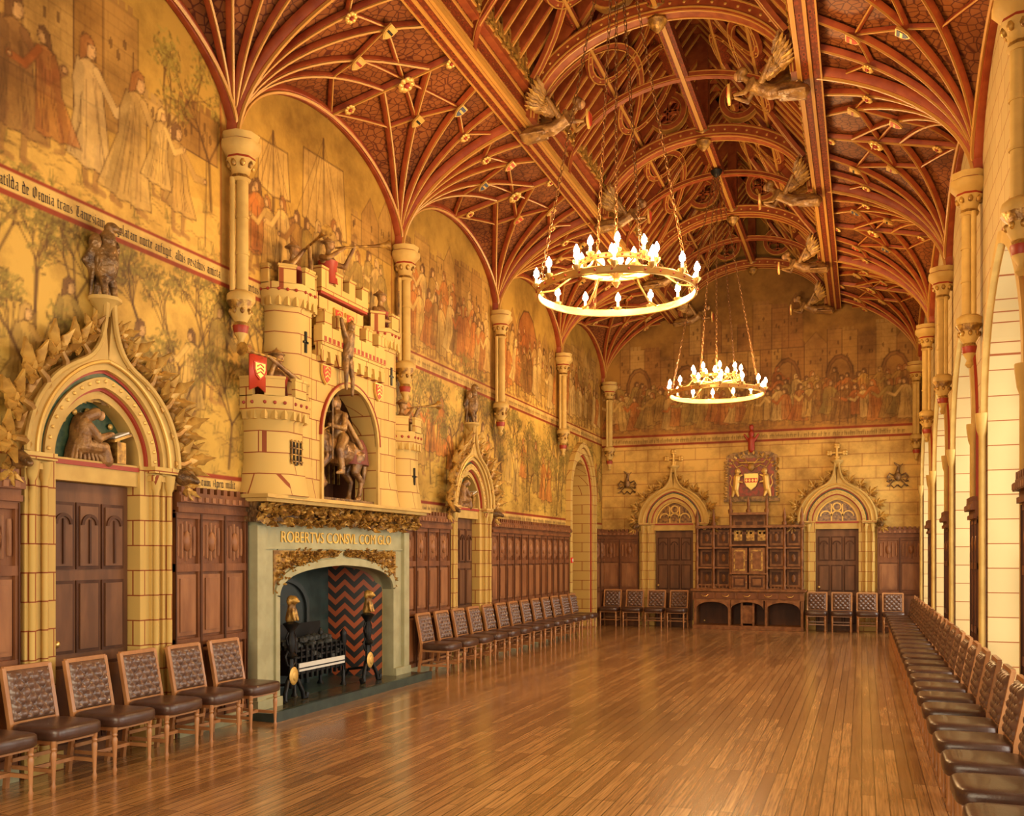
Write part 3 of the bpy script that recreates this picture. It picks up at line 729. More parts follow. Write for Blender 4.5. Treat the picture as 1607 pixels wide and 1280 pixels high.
for side in (-1, 1):
    mb = MB(); y = YN + .25; kk = 0
    sl = Vector((-side * 2.05, 0, 2.6)).normalized()
    while y < YE:
        p, n_ = SP(side, 0, y, .07); q_, _ = SP(side, 1, y, .07)
        mb.beam(p, q_, .09, .14, n_, 0)
        p, n_ = SP(side, 0, y, .15); q_, _ = SP(side, 1, y, .15)
        mb.beam(p, q_, .028, .03, n_, 1)
        y += BAY / 13
    for a in (.36, .70):
        p, n_ = SP(side, a, YN, .2); q_, _ = SP(side, a, YE, .2); mb.beam(p, q_, .13, .16, n_, 2)
        p, n_ = SP(side, a, YN, .29); q_, _ = SP(side, a, YE, .29); mb.beam(p, q_, .04, .03, n_, 1)
    tn += 1; struct(mb.obj('trim_%d' % tn, [beam_r, rib_g, beam_p]), 'red and gilded rafters and purlins of the roof')
    mb = MB()
    def sring(y0, aa, rr, wd, a0=0, a1=2 * pi):
        full = a1 - a0 > 6.2; A = []; n = 26
        for kk in range(n if full else n + 1):
            an = a0 + (a1 - a0) * kk / n
            for rad, dd in ((rr - wd, .22), (rr + wd, .22), (rr + wd, .28), (rr - wd, .28)):
                c0, n_ = SP(side, aa, y0, dd); A.append(c0 + Vector((0, 1, 0)) * rad * math.cos(an) + sl * rad * math.sin(an))
        fs = []; N = n if full else n + 1
        for kk in range(n):
            p0 = 4 * kk; q0 = 4 * ((kk + 1) % N)
            for e in range(4): fs.append((p0 + e, p0 + (e + 1) % 4, q0 + (e + 1) % 4, q0 + e))
        mb.add(A, fs, 0)
        for rad in (rr - wd * .85, rr + wd * .85):
            c0, n_ = SP(side, aa, y0, .285); mb.tube([c0 + Vector((0, 1, 0)) * rad * math.cos(a0 + (a1 - a0) * kk / n) + sl * rad * math.sin(a0 + (a1 - a0) * kk / n) for kk in range(N)], .010, 4, 1, full)
    for b in range(1, 7):
        for f in (.27, .73):
            y0 = YE - BAY * b + BAY * f
            sring(y0, .53, .72, .05)
            for kk in range(16):
                an = 2 * pi * kk / 16; c0, n_ = SP(side, .53, y0, .285); c1 = c0 + Vector((0, 1, 0)) * .72 * math.cos(an) + sl * .72 * math.sin(an)
                mb.ell(c1, .018, n=6, mi=1)
        sring(YE - BAY * b + BAY * .5, .02, BAY * .44, .055, 0.12, pi - .12)
    tn += 1; struct(mb.obj('trim_%d' % tn, [beam_r, rib_g]), 'curved and circular painted wind braces of the roof')
mb = MB(); mb.box(CX - .09, CX + .09, YN, YE, 9.16, 9.32, 2); mb.box(CX - .03, CX + .03, YN, YE, 9.13, 9.17, 1); mb.box(CX - .1, CX + .1, YN, YE, 10.7, 10.95, 0)
tn += 1; struct(mb.obj('trim_%d' % tn, [beam_r, rib_g, beam_p]), 'longitudinal collar beam of the roof')

def truss(y, main=True):
    r = empty('roof_truss', (CX, y, 0), 0, 'arched red timber roof truss with gilded mouldings' if main else 'slender intermediate red roof truss with gilded edge', 'roof truss', 'arched trusses of the roof')
    w = .12 if main else .05; hh = .2 if main else .10
    mb = MB()
    O = arc(0, 7.95, 1.93, 0, pi, 36, 1.3); I = arc(0, 7.95, 1.93 - hh, 0, pi, 36, 1.3 - hh)
    mb.band(O, I, -w, w, 0)
    for s_ in (-1, 1):
        for f0, f1 in ((.12, .22), (.80, .90)):
            mb.band(arc(0, 7.95, 1.93 - hh * f0, 0, pi, 36, 1.3 - hh * f0), arc(0, 7.95, 1.93 - hh * f1, 0, pi, 36, 1.3 - hh * f1), s_ * w - .01, s_ * w + .01, 1)
        if main:
            J = arc(0, 7.95, 1.93 - hh, 0, pi, 36, 1.3 - hh); J2 = arc(0, 7.95, 1.92 - hh, 0, pi, 36, 1.29 - hh)
            mb.band(J, J2, s_ * w * .75 - .012, s_ * w * .75 + .012, 1)
    if main:
        for k in range(1, 30):
            a = pi * k / 30
            for s_ in (-1, 1): mb.ell((1.83 * math.cos(a), s_ * w, 7.95 + 1.2 * math.sin(a)), (.022, .012, .022), n=6, mi=1)
    mb.obj('arch_brace', [beam_r, rib_g], r)
    for s_ in (-1, 1):
        mb = MB()
        mb.beam((s_ * 1.95, 0, 8.2), (0, 0, 10.7), w * 1.8, .2, (s_, 0, 1), 0)
        mb.beam((s_ * 1.83, 0, 8.2), (0, 0, 10.54), w * .5, .03, (s_, 0, 1), 1)
        mb.obj('principal_rafter', [beam_r, rib_g], r)
    if not main: return
    for s_ in (-1, 1):
        mb = MB()
        c0 = (s_ * .62, 9.62)
        for (ra, rb, mi) in ((.33, .25, 0), (.345, .33, 1), (.255, .24, 1)):
            mb.band(arc(*c0, ra, 0, 2 * pi, 24), arc(*c0, rb, 0, 2 * pi, 24), -w * .7, w * .7, mi)
        for k in range(4):
            a = k * pi / 2 + pi / 4; mb.band(arc(c0[0] + .13 * math.cos(a), c0[1] + .13 * math.sin(a), .125, 0, 2 * pi, 12), arc(c0[0] + .13 * math.cos(a), c0[1] + .13 * math.sin(a), .09, 0, 2 * pi, 12), -w * .4, w * .4, 0)
        mb.obj('tracery_ring', [beam_r, rib_g], r)
    mb = MB(); mb.box(-.09, .09, -w, w, 9.2, 10.7, 0); mb.lathe([(.02, 8.85), (.09, 8.92), (.14, 9.0), (.1, 9.08), (.17, 9.16), (.17, 9.2)], n=8, mi=1)
    mb.obj('king_post', [beam_r, gold], r)
for k in range(0, 7):
    truss(YE - BAY * k - (.15 if k == 0 else 0))
    if k < 6: truss(YE - BAY * (k + .5), False)

# ------------------------------------------------------------------ leaf ornaments
def petal(mb, base, d, up, Ln, W, curl, mi=0):
    d = Vector(d).normalized(); up = Vector(up); up = (up - d * up.dot(d)).normalized(); sd = d.cross(up)
    p = Vector(base); n = 6; vs = []
    for i in range(n + 1):
        t = i / n; a = curl * t * t; dd = d * math.cos(a) + up * math.sin(a); nn = up * math.cos(a) - d * math.sin(a)
        w = W * math.sin(pi * (.15 + .83 * t)) * (1.25 if i % 2 else .75)
        vs += [p - sd * w, p - nn * .3 * W, p + sd * w]; vs += [p - sd * w * .9 - nn * .015, p - nn * (.3 * W + .015), p + sd * w * .9 - nn * .015]
        p = p + dd * (Ln / n)
    fs = []
    for i in range(n):
        o = i * 6; q_ = o + 6
        fs += [(o, o + 1, q_ + 1, q_), (o + 1, o + 2, q_ + 2, q_ + 1), (o + 3, q_ + 3, q_ + 4, o + 4), (o + 4, q_ + 4, q_ + 5, o + 5), (o, q_, q_ + 3, o + 3), (o + 2, o + 5, q_ + 5, q_ + 2)]
    mb.add(vs, fs, mi, True)
def cluster_mesh():
    # flat, crisp fan of five serrated lobes on a curled stem, lying nearly in the wall plane
    mb = MB(); y0, y1 = -.045, -.005
    def lobe(ox, oz, ang, ln, w):
        a = math.radians(ang); d = (math.cos(a), math.sin(a)); s = (-d[1], d[0]); P = []
        prof = [(0, .25), (.18, .8), (.26, .55), (.42, 1.0), (.52, .62), (.68, .85), (.76, .45), (1.0, 0)]
        for t, k in prof: P.append((ox + d[0] * ln * t + s[0] * w * k, oz + d[1] * ln * t + s[1] * w * k))
        for t, k in reversed(prof[:-1]): P.append((ox + d[0] * ln * t - s[0] * w * k, oz + d[1] * ln * t - s[1] * w * k))
        n = len(P); mid = [(ox + d[0] * ln * .05, oz + d[1] * ln * .05), (ox + d[0] * ln * .9, oz + d[1] * ln * .9)]
        c = (ox + d[0] * ln * .4, oz + d[1] * ln * .4); o = len(mb.v)
        # ridged leaf: centre raised toward the room, rim set back, tip curling outward
        def yy(px, pz):
            t = ((px - ox) * d[0] + (pz - oz) * d[1]) / ln; return -.02 - .09 * t * t
        vs = [(p[0], yy(*p), p[1]) for p in P] + [(c[0], yy(*c) - .035, c[1])] + [(p[0], yy(*p) + .02, p[1]) for p in P]
        fs = [(n, (i + 1) % n, i) for i in range(n)] + [(i, (i + 1) % n, n + 1 + (i + 1) % n, n + 1 + i) for i in range(n)]
        mb.add(vs, fs)
    mb.tube([(0, -.02, -.05), (.012, -.04, .0), (.0, -.05, .06)], [.026, .022, .016], 6)
    for ang, ln, w in ((90, .22, .045), (50, .17, .036), (130, .17, .036), (12, .14, .032), (168, .14, .032)): lobe(0, .03, ang, ln, w)
    return mb.mesh('leaf_crocket', [leaf_m])
clm = cluster_mesh()
def crocket(parent, x, y, z, s, rot=0):
    o = bpy.data.objects.new('leaf_crocket', clm); COL.objects.link(o); o.parent = parent; o.location = (x, y, z); o.scale = (s, s, s); o.rotation_euler = (0, rot, 0); return o

def eagle(parent, loc, s=1):
    r = empty('eagle_figure', loc, parent=parent)
    mb = MB(); mb.ell((0, -.01, .30), (.11, .11, .20)); mb.ell((0, -.03, .46), (.07, .075, .1)); mb.ell((.02, -.05, .575), (.052, .06, .052))
    mb.cap((.04, -.09, .575), (.07, -.13, .54), .024, .008); mb.cap((-.05, -.04, .14), (-.05, -.06, 0), .035, .028); mb.cap((.05, -.04, .14), (.05, -.06, 0), .035, .028)
    mb.cap((0, .08, .2), (0, .12, -.08), .05, .045); mb.blob('body', bronze, r, .012)
    for sx in (-1, 1):
        mb = MB()
        for k in range(7):
            mb.cap((sx * (.08 + .012 * k), .0 + .01 * k, .45 - .028 * k), (sx * (.10 - .012 * k), .06 + .01 * k, -.04 + .035 * k), .026, .010)
        mb.ell((sx * .10, 0, .43), (.045, .06, .08)); mb.blob('wing', bronze, r, .010)
    r.scale = (s, s, s); return r
dn = 0
OG = bez((.4225, .795), (.25, .885), (.06, .93), (.045, 1.42), 14)
def doorway(loc, rz, label, finial, tymp, sc=1.0):
    global dn
    r = empty('doorway_surround', loc, rz, label, 'doorway')
    SPZ = 2.68
    for s_ in (-1, 1):
        mb = MB()
        def bx(a, b, y0, y1, z0, z1, mi=0): mb.box(min(s_ * a, s_ * b), max(s_ * a, s_ * b), y0, y1, z0, z1, mi)
        bx(.5, .62, -.03, .32, 0, SPZ); bx(.62, .74, -.06, .32, 0, SPZ); bx(.74, .87, -.09, .02, 0, SPZ)
        bx(.49, .89, -.11, .1, 0, .16); bx(.6, .89, -.11, .05, 2.54, 2.59, 0); bx(.58, .92, -.14, .05, 2.62, SPZ, 0)
        mb.lathe([(.045, .16), (.035, .26), (.028, .28), (.028, 2.44), (.045, 2.48), (.06, 2.6)], (s_ * .66, -.08), 10, 0)
        mb.lathe([(.045, .16), (.035, .26), (.028, .28), (.028, 2.44), (.045, 2.48), (.06, 2.6)], (s_ * .81, -.11), 10, 0)
        mb.obj('jamb', [stone], r)
    mb = MB()
    def ring(a, b, y0, y1, mi): mb.band(parc(SPZ, b), parc(SPZ, a), y0, y1, mi)
    ring(.5, .56, -.02, .3, 0); ring(.56, .585, -.05, .2, 1); ring(.585, .67, -.09, .2, 0); ring(.67, .70, -.06, .1, 2); ring(.70, .725, -.07, .1, 1); ring(.725, .79, -.11, .1, 0)
    for k in range(21):
        a = pi * (k + .5) / 21; x, z = .635 * math.cos(a), .635 * math.sin(a); mb.ell((x, -.095, SPZ + z * (1 + .13 * (1 - abs(math.cos(a))))), .018, n=6, mi=3)
    mb.obj('archivolt', [stone_p, red, green, goldb], r)
    mb = MB()
    right = arc(0, SPZ, .90, 0, math.radians(62), 16) + [(x, SPZ + z) for x, z in OG[1:]]
    N = len(right); inner = parc(SPZ, .79, N - 1, 0, pi / 2)
    for s_ in (-1, 1):
        A = [(s_ * x, z) for x, z in inner]; B = [(s_ * x, z) for x, z in right]
        mb.band(A, B, -.13, 0, 0)
        mb.tube([(x, -.15, z) for x, z in B], .026, 6, 0); mb.tube([(x, -.135, z) for x, z in A], .018, 6, 1)
    mb.lathe([(.05, SPZ + 1.3), (.07, SPZ + 1.36), (.12, SPZ + 1.42), (.15, SPZ + 1.44), (.15, SPZ + 1.47)], (0, -.08), 8, 0)
    mb.obj('ogee_hood', [stone_p, goldb], r)
    big = 1.45 if tymp == 'scribe' else 1.05
    for s_ in (-1, 1):
        for a, rr, cs in ((4, .95, 1.1), (22, .95, 1.1), (40, .95, 1.1), (57, .95, 1.0)):
            a = math.radians(a); crocket(r, s_ * rr * math.cos(a), -.09, SPZ + rr * math.sin(a), cs * big, s_ * (pi / 2 - a) * .9)
        crocket(r, s_ * .27, -.09, SPZ + .93, .9 * big, s_ * .7); crocket(r, s_ * .11, -.09, SPZ + 1.13, .7 * big, s_ * 1.1)
        crocket(r, s_ * 1.0, -.1, SPZ - .14, .9, s_ * 2.2)
        mb = MB(); mb.ell((s_ * .98, -.14, SPZ - .08), (.09, .09, .08)); mb.cap((s_ * .98, -.2, SPZ - .08), (s_ * 1.0, -.29, SPZ - .12), .055, .032); mb.cap((s_ * .92, -.12, SPZ - .02), (s_ * .9, -.12, SPZ + .06), .022, .01); mb.cap((s_ * 1.04, -.12, SPZ - .02), (s_ * 1.06, -.12, SPZ + .06), .022, .01)
        mb.blob('beast_head', bronze, r, .014)
    mb = MB(); P = parc(SPZ, .5, 24); mb.prism(P, .14, .2, 0); mb.box(-.5, .5, .0, .3, 2.48, SPZ, 1); mb.box(-.5, .5, -.02, .02, 2.62, 2.66, 2)
    mb.obj('tympanum', [green if tymp == 'scribe' else glass_y, stone_p, red], r)
    if tymp == 'glass':
        mb2 = MB()
        for k in (-1, 0, 1):
            mb2.band(arc(k * .26, SPZ + .12, .14, 0, pi, 10), arc(k * .26, SPZ + .12, .11, 0, pi, 10), .09, .15)
        mb2.band(arc(0, SPZ + .35, .11, 0, 2 * pi, 14), arc(0, SPZ + .35, .08, 0, 2 * pi, 14), .09, .15)
        for k in (-.13, .13): mb2.box(k - .015, k + .015, .09, .15, SPZ, SPZ + .42)
        mb2.band(parc(SPZ, .5, 20), parc(SPZ, .46, 20), .07, .15)
        mb2.obj('tracery', [goldb], r)
    if tymp == 'scribe':
        # slim robed monk seated in profile, bowed over the desk, carved in shallow relief
        mb = MB(); z = SPZ
        P = [(-.27, .0), (-.25, .10), (-.21, .20), (-.20, .30), (-.165, .385), (-.11, .43), (-.05, .44), (-.02, .40), (-.03, .34), (.0, .28), (.02, .20), (.10, .19), (.145, .13), (.15, .05), (.19, .0)]
        mb.prism([(x, z + h) for x, h in P], .03, .13, 0)
        mb.cap((-.13, .02, z + .33), (-.15, .02, z + .12), .055, .075); mb.cap((-.13, .01, z + .13), (.08, .0, z + .13), .06, .055); mb.cap((.08, .0, z + .13), (.11, .0, z + .01), .05, .06)
        mb.cap((-.12, -.02, z + .31), (-.03, -.05, z + .20), .04, .042); mb.cap((-.03, -.05, z + .20), (.10, -.05, z + .25), .038, .026)
        mb.cap((-.10, .02, z + .39), (-.02, .0, z + .43), .05, .055)
        for k in range(8): mb.cap((-.2 + .03 * k, .02, z + .2 - .01 * k), (-.24 + .05 * k, .01, z + .01), .010, .015)
        mb.blob('scribe_figure', robe_m, r, .007, smooth=1)
        mb = MB(); mb.ell((.03, -.01, z + .415), (.036, .04, .046)); mb.ell((.066, -.012, z + .405), (.011, .009, .011), n=6); mb.ell((.125, -.05, z + .26), (.026, .018, .016)); mb.obj('face', [flesh], r)
        mb = MB(); mb.box(.22, .33, -.02, .1, z, z + .2, 0); mb.beam((.15, .02, z + .2), (.37, .02, z + .28), .15, .025, (0, 0, 1), 0); mb.beam((.17, .02, z + .232), (.35, .02, z + .298), .12, .015, (0, 0, 1), 1)
        mb.obj('writing_desk', [gold, white], r)
        mb = MB()
        for k in range(9):
            a = pi * (k + .5) / 9; mb.ell((.43 * math.cos(a), .12, z + .46 * math.sin(a)), (.03, .02, .03), n=8)
        mb.obj('gilded_rosette_border', [goldb], r)
    if finial == 'eagle': eagle(r, (0, -.08, SPZ + 1.47), 1.1)
    else:
        mb = MB(); z = SPZ + 1.47
        for (x, zz_) in ((0, .36), (-.18, .19), (.18, .19), (0, .05)):
            for k in range(4):
                a = k * pi / 2 + pi / 4; mb.ell((x + .04 * math.cos(a), -.08, z + zz_ + .04 * math.sin(a)), (.045, .035, .045), n=8)
        mb.cap((0, -.08, z), (0, -.08, z + .34), .035); mb.cap((-.16, -.08, z + .19), (.16, -.08, z + .19), .03)
        mb.obj('cross_finial', [goldb], r)
    dn += 1
    d = empty('door_%d' % dn, loc, rz); struct(d, 'dark oak door with carved upper tracery panels')
    mb = MB(); mb.box(-.495, .495, .12, .18, 0, 2.475, 0)
    for k in range(3):
        x0 = -.44 + k * .3; x1 = x0 + .27
        for (z0, z1) in ((.15, .85), (.95, 1.6), (1.7, 2.3)):
            mb.box(x0, x1, .105, .121, z0, z1, 1); mb.box(x0 + .03, x1 - .03, .09, .11, z0 + .03, z1 - .03, 0)
            if z0 > 1.65:
                mb.band(arc((x0 + x1) / 2, 2.1, .1, 0, pi, 8), arc((x0 + x1) / 2, 2.1, .07, 0, pi, 8), .075, .10, 1)
                mb.box((x0 + x1) / 2 - .01, (x0 + x1) / 2 + .01, .075, .10, 1.75, 2.15, 1)
    mb.obj('door_leaf', [door_m, wood_d2], d)
    mb = MB(); mb.ell((-.42, .05, 1.05), .035, n=10); mb.cap((-.42, .12, 1.05), (-.42, .06, 1.05), .012)
    mb.obj('door_knob', [brass], d)
    mb = MB(); mb.box(-.55, .55, .33, .36, 0, 3.28, 0); mb.obj('door_backing', [wood_d], d)
    r.scale = d.scale = (sc, 1, 1)
    return r
doorway((XL, D1, 0), LROT, 'cream stone ogee doorway with gilded leaves, scribe carving and eagle', 'eagle', 'scribe')
doorway((XL, D2, 0), LROT, 'cream stone ogee doorway with gilded foliage topped by eagle', 'eagle', 'scribe')
doorway((E1, YE, 0), 0, 'cream stone arched doorway with gilded foliage and cross finial', 'cross', 'glass')
doorway((E2, YE, 0), 0, 'cream stone arched doorway with tracery and cross finial beside sideboard', 'cross', 'glass')

r = empty('arched_passage', (XL, A3, 0), LROT, 'tall moulded cream stone archway with painted red lines', 'archway')
mb = MB()
for (a, b, y0, y1, mi) in ((.78, .86, -.02, .9, 0), (.86, .90, -.05, .1, 1), (.90, 1.02, -.09, .05, 0), (1.02, 1.05, -.06, 0, 1), (1.05, 1.16, -.12, 0, 0)):
    mb.band(parc(3.3, b, 28), parc(3.3, a, 28), y0, y1, mi)
    for s_ in (-1, 1): mb.box(min(s_ * a, s_ * b), max(s_ * a, s_ * b), y0, y1, 0, 3.3, mi)
mb.obj('arch_moulding', [stone, red], r)
mb = MB(); mb.box(-.85, .85, .85, .9, 0, 4.4, 0); mb.band(arc(0, 3.1, .6, 0, pi, 20), arc(0, 3.1, .52, 0, pi, 20), .8, .86, 1); mb.box(-.6, -.52, .8, .86, 0, 3.1, 1); mb.box(.52, .6, .8, .86, 0, 3.1, 1); mb.box(-.52, .52, .82, .86, 0, 2.2, 2)
mb.obj('inner_wall', [stone, stone_p, wood_d], r)
mb = MB(); mb.box(-.06, .06, -.03, 0, -.06, .06, 0); mb.box(-.035, .035, -.04, -.03, -.035, .035, 1)
o = mb.obj('fire_alarm_call_point', [callred, white]); o.location = (XL + .12, A3 - 1.1, 1.72); o.rotation_euler = (0, 0, LROT); tag(o, 'small red fire alarm call point on archway jamb', 'fire alarm')

# ------------------------------------------------------------------ wainscot
wc = 0
def wainscot(loc, rz, Lx, H=2.5):
    global wc
    wc += 1; mb = MB()
    mb.box(0, Lx, -.05, 0, 0, H - .02, 0); n = max(1, round(Lx / .42)); w = Lx / n
    rows = ((.18, .9, 0), (.98, 1.66, 0), (1.74, 2.2, 1))
    for k in range(n + 1):
        x = k * w; mb.box(max(0, x - .035), min(Lx, x + .035), -.085, -.05, 0, 2.25, 0); mb.box(max(0, x - .012), min(Lx, x + .012), -.10, -.085, 0, 2.25, 2)
    for z0, z1 in ((0, .18), (.9, .98), (1.66, 1.74), (2.2, 2.28)): mb.box(0, Lx, -.09, -.05, z0, z1, 0)
    for k in range(n):
        for z0, z1, fold in rows:
            x0 = k * w + .05; x1 = (k + 1) * w - .05
            if fold:
                for j in range(5):
                    xx = x0 + .02 + (x1 - x0 - .04) * j / 4.0
                    e = .05 if j in (0, 4) else (.025 if j in (1, 3) else 0)
                    mb.lathe([(.018, z0 + .03 + e), (.022, z0 + .06 + e), (.022, z1 - .06 - e), (.018, z1 - .03 - e)], (xx, -.052), 6, 1)
                mb.ell(((x0 + x1) / 2, -.07, (z0 + z1) / 2), (.06, .035, .11), n=8, mi=1)
            else: mb.box(x0, x1, -.066, -.05, z0 + .03, z1 - .03, 1); mb.box(x0 + .04, x1 - .04, -.078, -.066, z0 + .07, z1 - .07, 1)
    for z0, z1, y in ((2.26, 2.31, -.13), (2.31, 2.36, -.11), (2.36, 2.43, -.16), (2.43, 2.46, -.14)): mb.box(0, Lx, y, 0, z0, z1, 0)
    x = .03
    while x < Lx - .05: mb.box(x, x + .06, -.14, -.08, 2.46, 2.52, 0); mb.box(x, x + .05, -.17, -.16, 2.37, 2.42, 1); x += .11
    o = mb.obj('trim_%d' % (200 + wc), [wood_d, panel_m, wood_d2])
    o.location = loc; o.rotation_euler = (0, 0, rz); struct(o, 'dark oak linenfold wainscot with crenellated cornice')
for a, b in ((YN, D1 - .92), (D1 + .92, FY - 1.9), (FY + 1.9, D2 - .92), (D2 + .92, A3 - 1.17), (A3 + 1.17, YE)): wainscot((XL, a, 0), LROT, b - a)
for a, b in ((XL, E1 - .92), (E1 + .92, E2 - .92), (E2 + .92, XR)): wainscot((a, YE, 0), 0, b - a)
PW = BAY - 2 * WH - .40
for c in sorted(mids):
    if c < mids[0] - .1: wainscot((XR, c + BAY / 2 + PW / 2, 0), RROT, PW)
mb = MB()
for a, b in ((YN, D1 - .95), (D1 + .95, FY - 1.9), (FY + 1.9, D2 - .95), (D2 + .95, A3 - 1.17)): mb.box(XL, XL + .12, a, b, 0, .12)
struct(mb.obj('baseboard_left', [stone_g]), 'pale grey stone skirting')

# ------------------------------------------------------------------ wall shafts
def shaft(loc, rz):
    r = empty('wall_shaft', loc, rz, 'hanging wall shaft with carved octagonal capital and tapering corbel', 'column', 'wall shafts carrying the vault')
    r8 = pi / 8
    mb = MB(); mb.lathe([(.09, 5.90), (.115, 5.93), (.095, 5.97), (.11, 6.04), (.165, 6.13), (.15, 6.16), (.19, 6.21), (.225, 6.25), (.225, 6.31), (.19, 6.33), (.21, 6.40)], (0, 0), 8, 0, False, r8, [0, 2, 0, 0, 1, 0, 0, 0, 1, 0])
    for k in range(8):
        a = k * pi / 4; mb.ell((.125 * math.cos(a), .125 * math.sin(a), 6.08), (.032, .032, .045), n=8, mi=2)
    mb.obj('capital', [stone_p, red, gold], r)
    mb = MB(); mb.lathe([(.065, 4.7), (.065, 5.93)], (0, -.02), 12, 0)
    for x in (-.09, .09): mb.lathe([(.03, 4.7), (.03, 5.93)], (x, .04), 8, 0)
    for z in (5.1, 5.5): mb.lathe([(.075, z), (.075, z + .025)], (0, -.02), 12, 0)
    mb.obj('shaft', [stone_p, red], r)
    mb = MB(); mb.lathe([(.02, 4.08), (.05, 4.12), (.03, 4.17), (.075, 4.25), (.09, 4.33), (.07, 4.37), (.12, 4.46), (.105, 4.51), (.16, 4.59), (.16, 4.66), (.10, 4.71)], (0, 0), 8, 0, False, r8, [0, 0, 0, 2, 1, 0, 0, 1, 0, 0])
    for k in range(8):
        a = k * pi / 4; mb.ell((.11 * math.cos(a), .11 * math.sin(a), 4.48), (.025, .025, .035), n=8, mi=1)
    mb.obj('corbel', [stone_p, gold, red], r); return r
sh = shaft((XL + .14, YE - BAY * 4, 0), LROT)
for k in (0, 1, 2, 3, 5):
    c = dup(sh); c.location = (XL + .14 + (.1 if k == 0 else 0), YE - BAY * k - (.14 if k == 0 else 0), 0)
for k in range(0, 6):
    c = dup(sh); c.location = (XR - .14, YE - BAY * k - (.14 if k == 0 else 0), 0); c.rotation_euler = (0, 0, RROT)

# ------------------------------------------------------------------ angels
def angel():
    r = empty('angel_carving', (0, 0, 0), 0, 'gilded carved angel with raised wings projecting from roof beam', 'angel carving', 'carved angels on the roof beams')
    mb = MB()
    mb.cap((0, .02, -.05), (0, -.3, -.04), .08, .09); mb.cap((0, -.3, -.04), (0, -.52, .08), .085, .08); mb.cap((0, -.52, .1), (0, -.6, .17), .042, .038)
    mb.ell((0, -.66, .22), (.055, .065, .075)); mb.ell((0, -.63, .26), (.072, .07, .055)); mb.ell((0, -.73, .215), (.014, .02, .016), n=6)
    mb.ell((0, .0, -.08), (.11, .16, .09))
    for s_ in (-1, 1):
        mb.cap((s_ * .10, -.5, .1), (s_ * .13, -.58, -.05), .038, .03); mb.cap((s_ * .13, -.58, -.05), (s_ * .04, -.72, -.02), .03, .022)
        for k in range(4): mb.cap((s_ * (.02 + .03 * k), -.2, -.10), (s_ * (.03 + .04 * k), .1, -.15 + .01 * k), .02, .016)
    mb.blob('body', bronze2, r, .012)
    mb = MB(); mb.ell((0, -.69, .215), (.045, .048, .058)); mb.obj('face', [flesh], r)
    mb = MB(); mb.prism([(x * 1.0, z * 1.0) for x, z in shield_P], -.80, -.77, 0); mb.prism([(x * .75, z * .75) for x, z in shield_P], -.81, -.795, 1); mb.obj('shield', [goldb, redb], r)
    for s_ in (-1, 1):
        mb = MB()
        for k in range(8):
            a = .35 + k * .12
            b0 = Vector((s_ * .09, -.36, .06)); d = Vector((s_ * .40, .95 * math.cos(a), 1.0 * math.sin(a)))
            petal(mb, b0 + d.normalized() * (.08 + .03 * k), d, (s_ * 1, -.2, -.3), .34 - .012 * k, .034, .35, k % 2)
            petal(mb, b0 + d.normalized() * .02, d, (s_ * 1, -.2, -.3), .20, .034, .25, 1)
        mb.cap((s_ * .05, -.4, .08), (s_ * .18, -.28, .28), .045, .025, mi=1)
        mb.obj('wing', [leaf_m, bronze2], r)
    return r
ang = angel(); first = True
for k in range(0, 5):
    for side in (-1, 1):
        a = ang if first else dup(ang); first = False
        a.location = (CX + side * 1.80, YE - BAY * k - (.4 if k == 0 else 0), 7.84); a.rotation_euler = (0, 0, LROT if side < 0 else RROT); a.scale = (1.08, 1.08, 1.08)

# ------------------------------------------------------------------ fireplace
F = empty('fireplace', (XL, FY, 0), LROT, 'grey-green stone fireplace with gilded inscription and carved mantel', 'fireplace')
mb = MB(); HW = 1.40; SW = 1.83
def tudor(hw, sp, ap, n=12):
    l = bez((-hw, sp), (-hw, sp + (ap - sp) * .75), (-hw * .6, ap - .03), (0, ap), n)
    return l + [(-x, z) for x, z in reversed(l[:-1])]
T0 = tudor(HW, 1.34, 1.70); T1 = tudor(HW + .08, 1.36, 1.79)
for s_ in (-1, 1):
    mb.box(min(s_ * (HW + .02), s_ * SW), max(s_ * (HW + .02), s_ * SW), -.15, 0, 0, 1.9)
    mb.box(min(s_ * HW, s_ * (HW + .08)), max(s_ * HW, s_ * (HW + .08)), -.18, .1, 0, 1.36)
    mb.box(min(s_ * 1.70, s_ * 1.86), max(s_ * 1.70, s_ * 1.86), -.2, 0, 0, 2.16)
    mb.box(min(s_ * (HW + .005), s_ * 1.88), max(s_ * (HW + .005), s_ * 1.88), -.22, 0, 0, .2)
mb.band([(x, 1.9) for x, z in T0], T0, -.15, 0, 0); mb.band(T1, T0, -.18, .1, 0)
mb.box(-SW, SW, -.15, 0, 1.9, 2.2); mb.box(-1.7, 1.7, -.17, -.15, 1.9, 1.925)
mb.obj('surround', [stone_g], F)
for s_ in (-1, 1):
    mb = MB(); TT = [(x, z) for x, z in tudor(HW + .1, 1.38, 1.81, 24) if x * s_ > .05]
    mb.band([(x, 1.885) for x, z in TT], TT, -.162, -.15, 0)
    for k in range(220):
        x = s_ * random.uniform(.1, HW + .05); lo = 1.81 - .43 * max(0, (abs(x) - .15) / 1.3) ** 2.4
        z = random.uniform(min(lo + .03, 1.85), 1.865)
        petal(mb, (x, -.158, z), (random.uniform(-1, 1), -.25, random.uniform(-.4, .4) if abs(x) < .6 else random.uniform(-1, 1)), (0, -1, 0), .065, .018, 1.5)
    mb.obj('spandrel_carving', [gold], F)
mb = MB(); mb.box(-2.0, 2.0, -.42, 0, 2.42, 2.46, 0); mb.box(-2.05, 2.05, -.47, 0, 2.46, 2.5, 0); mb.prism([(-1.95, 2.2), (-1.95, 2.42), (1.95, 2.42), (1.95, 2.2)], -.25, 0, 1)
mb.obj('mantel_shelf', [stone_p, bronze], F)
mb = MB()
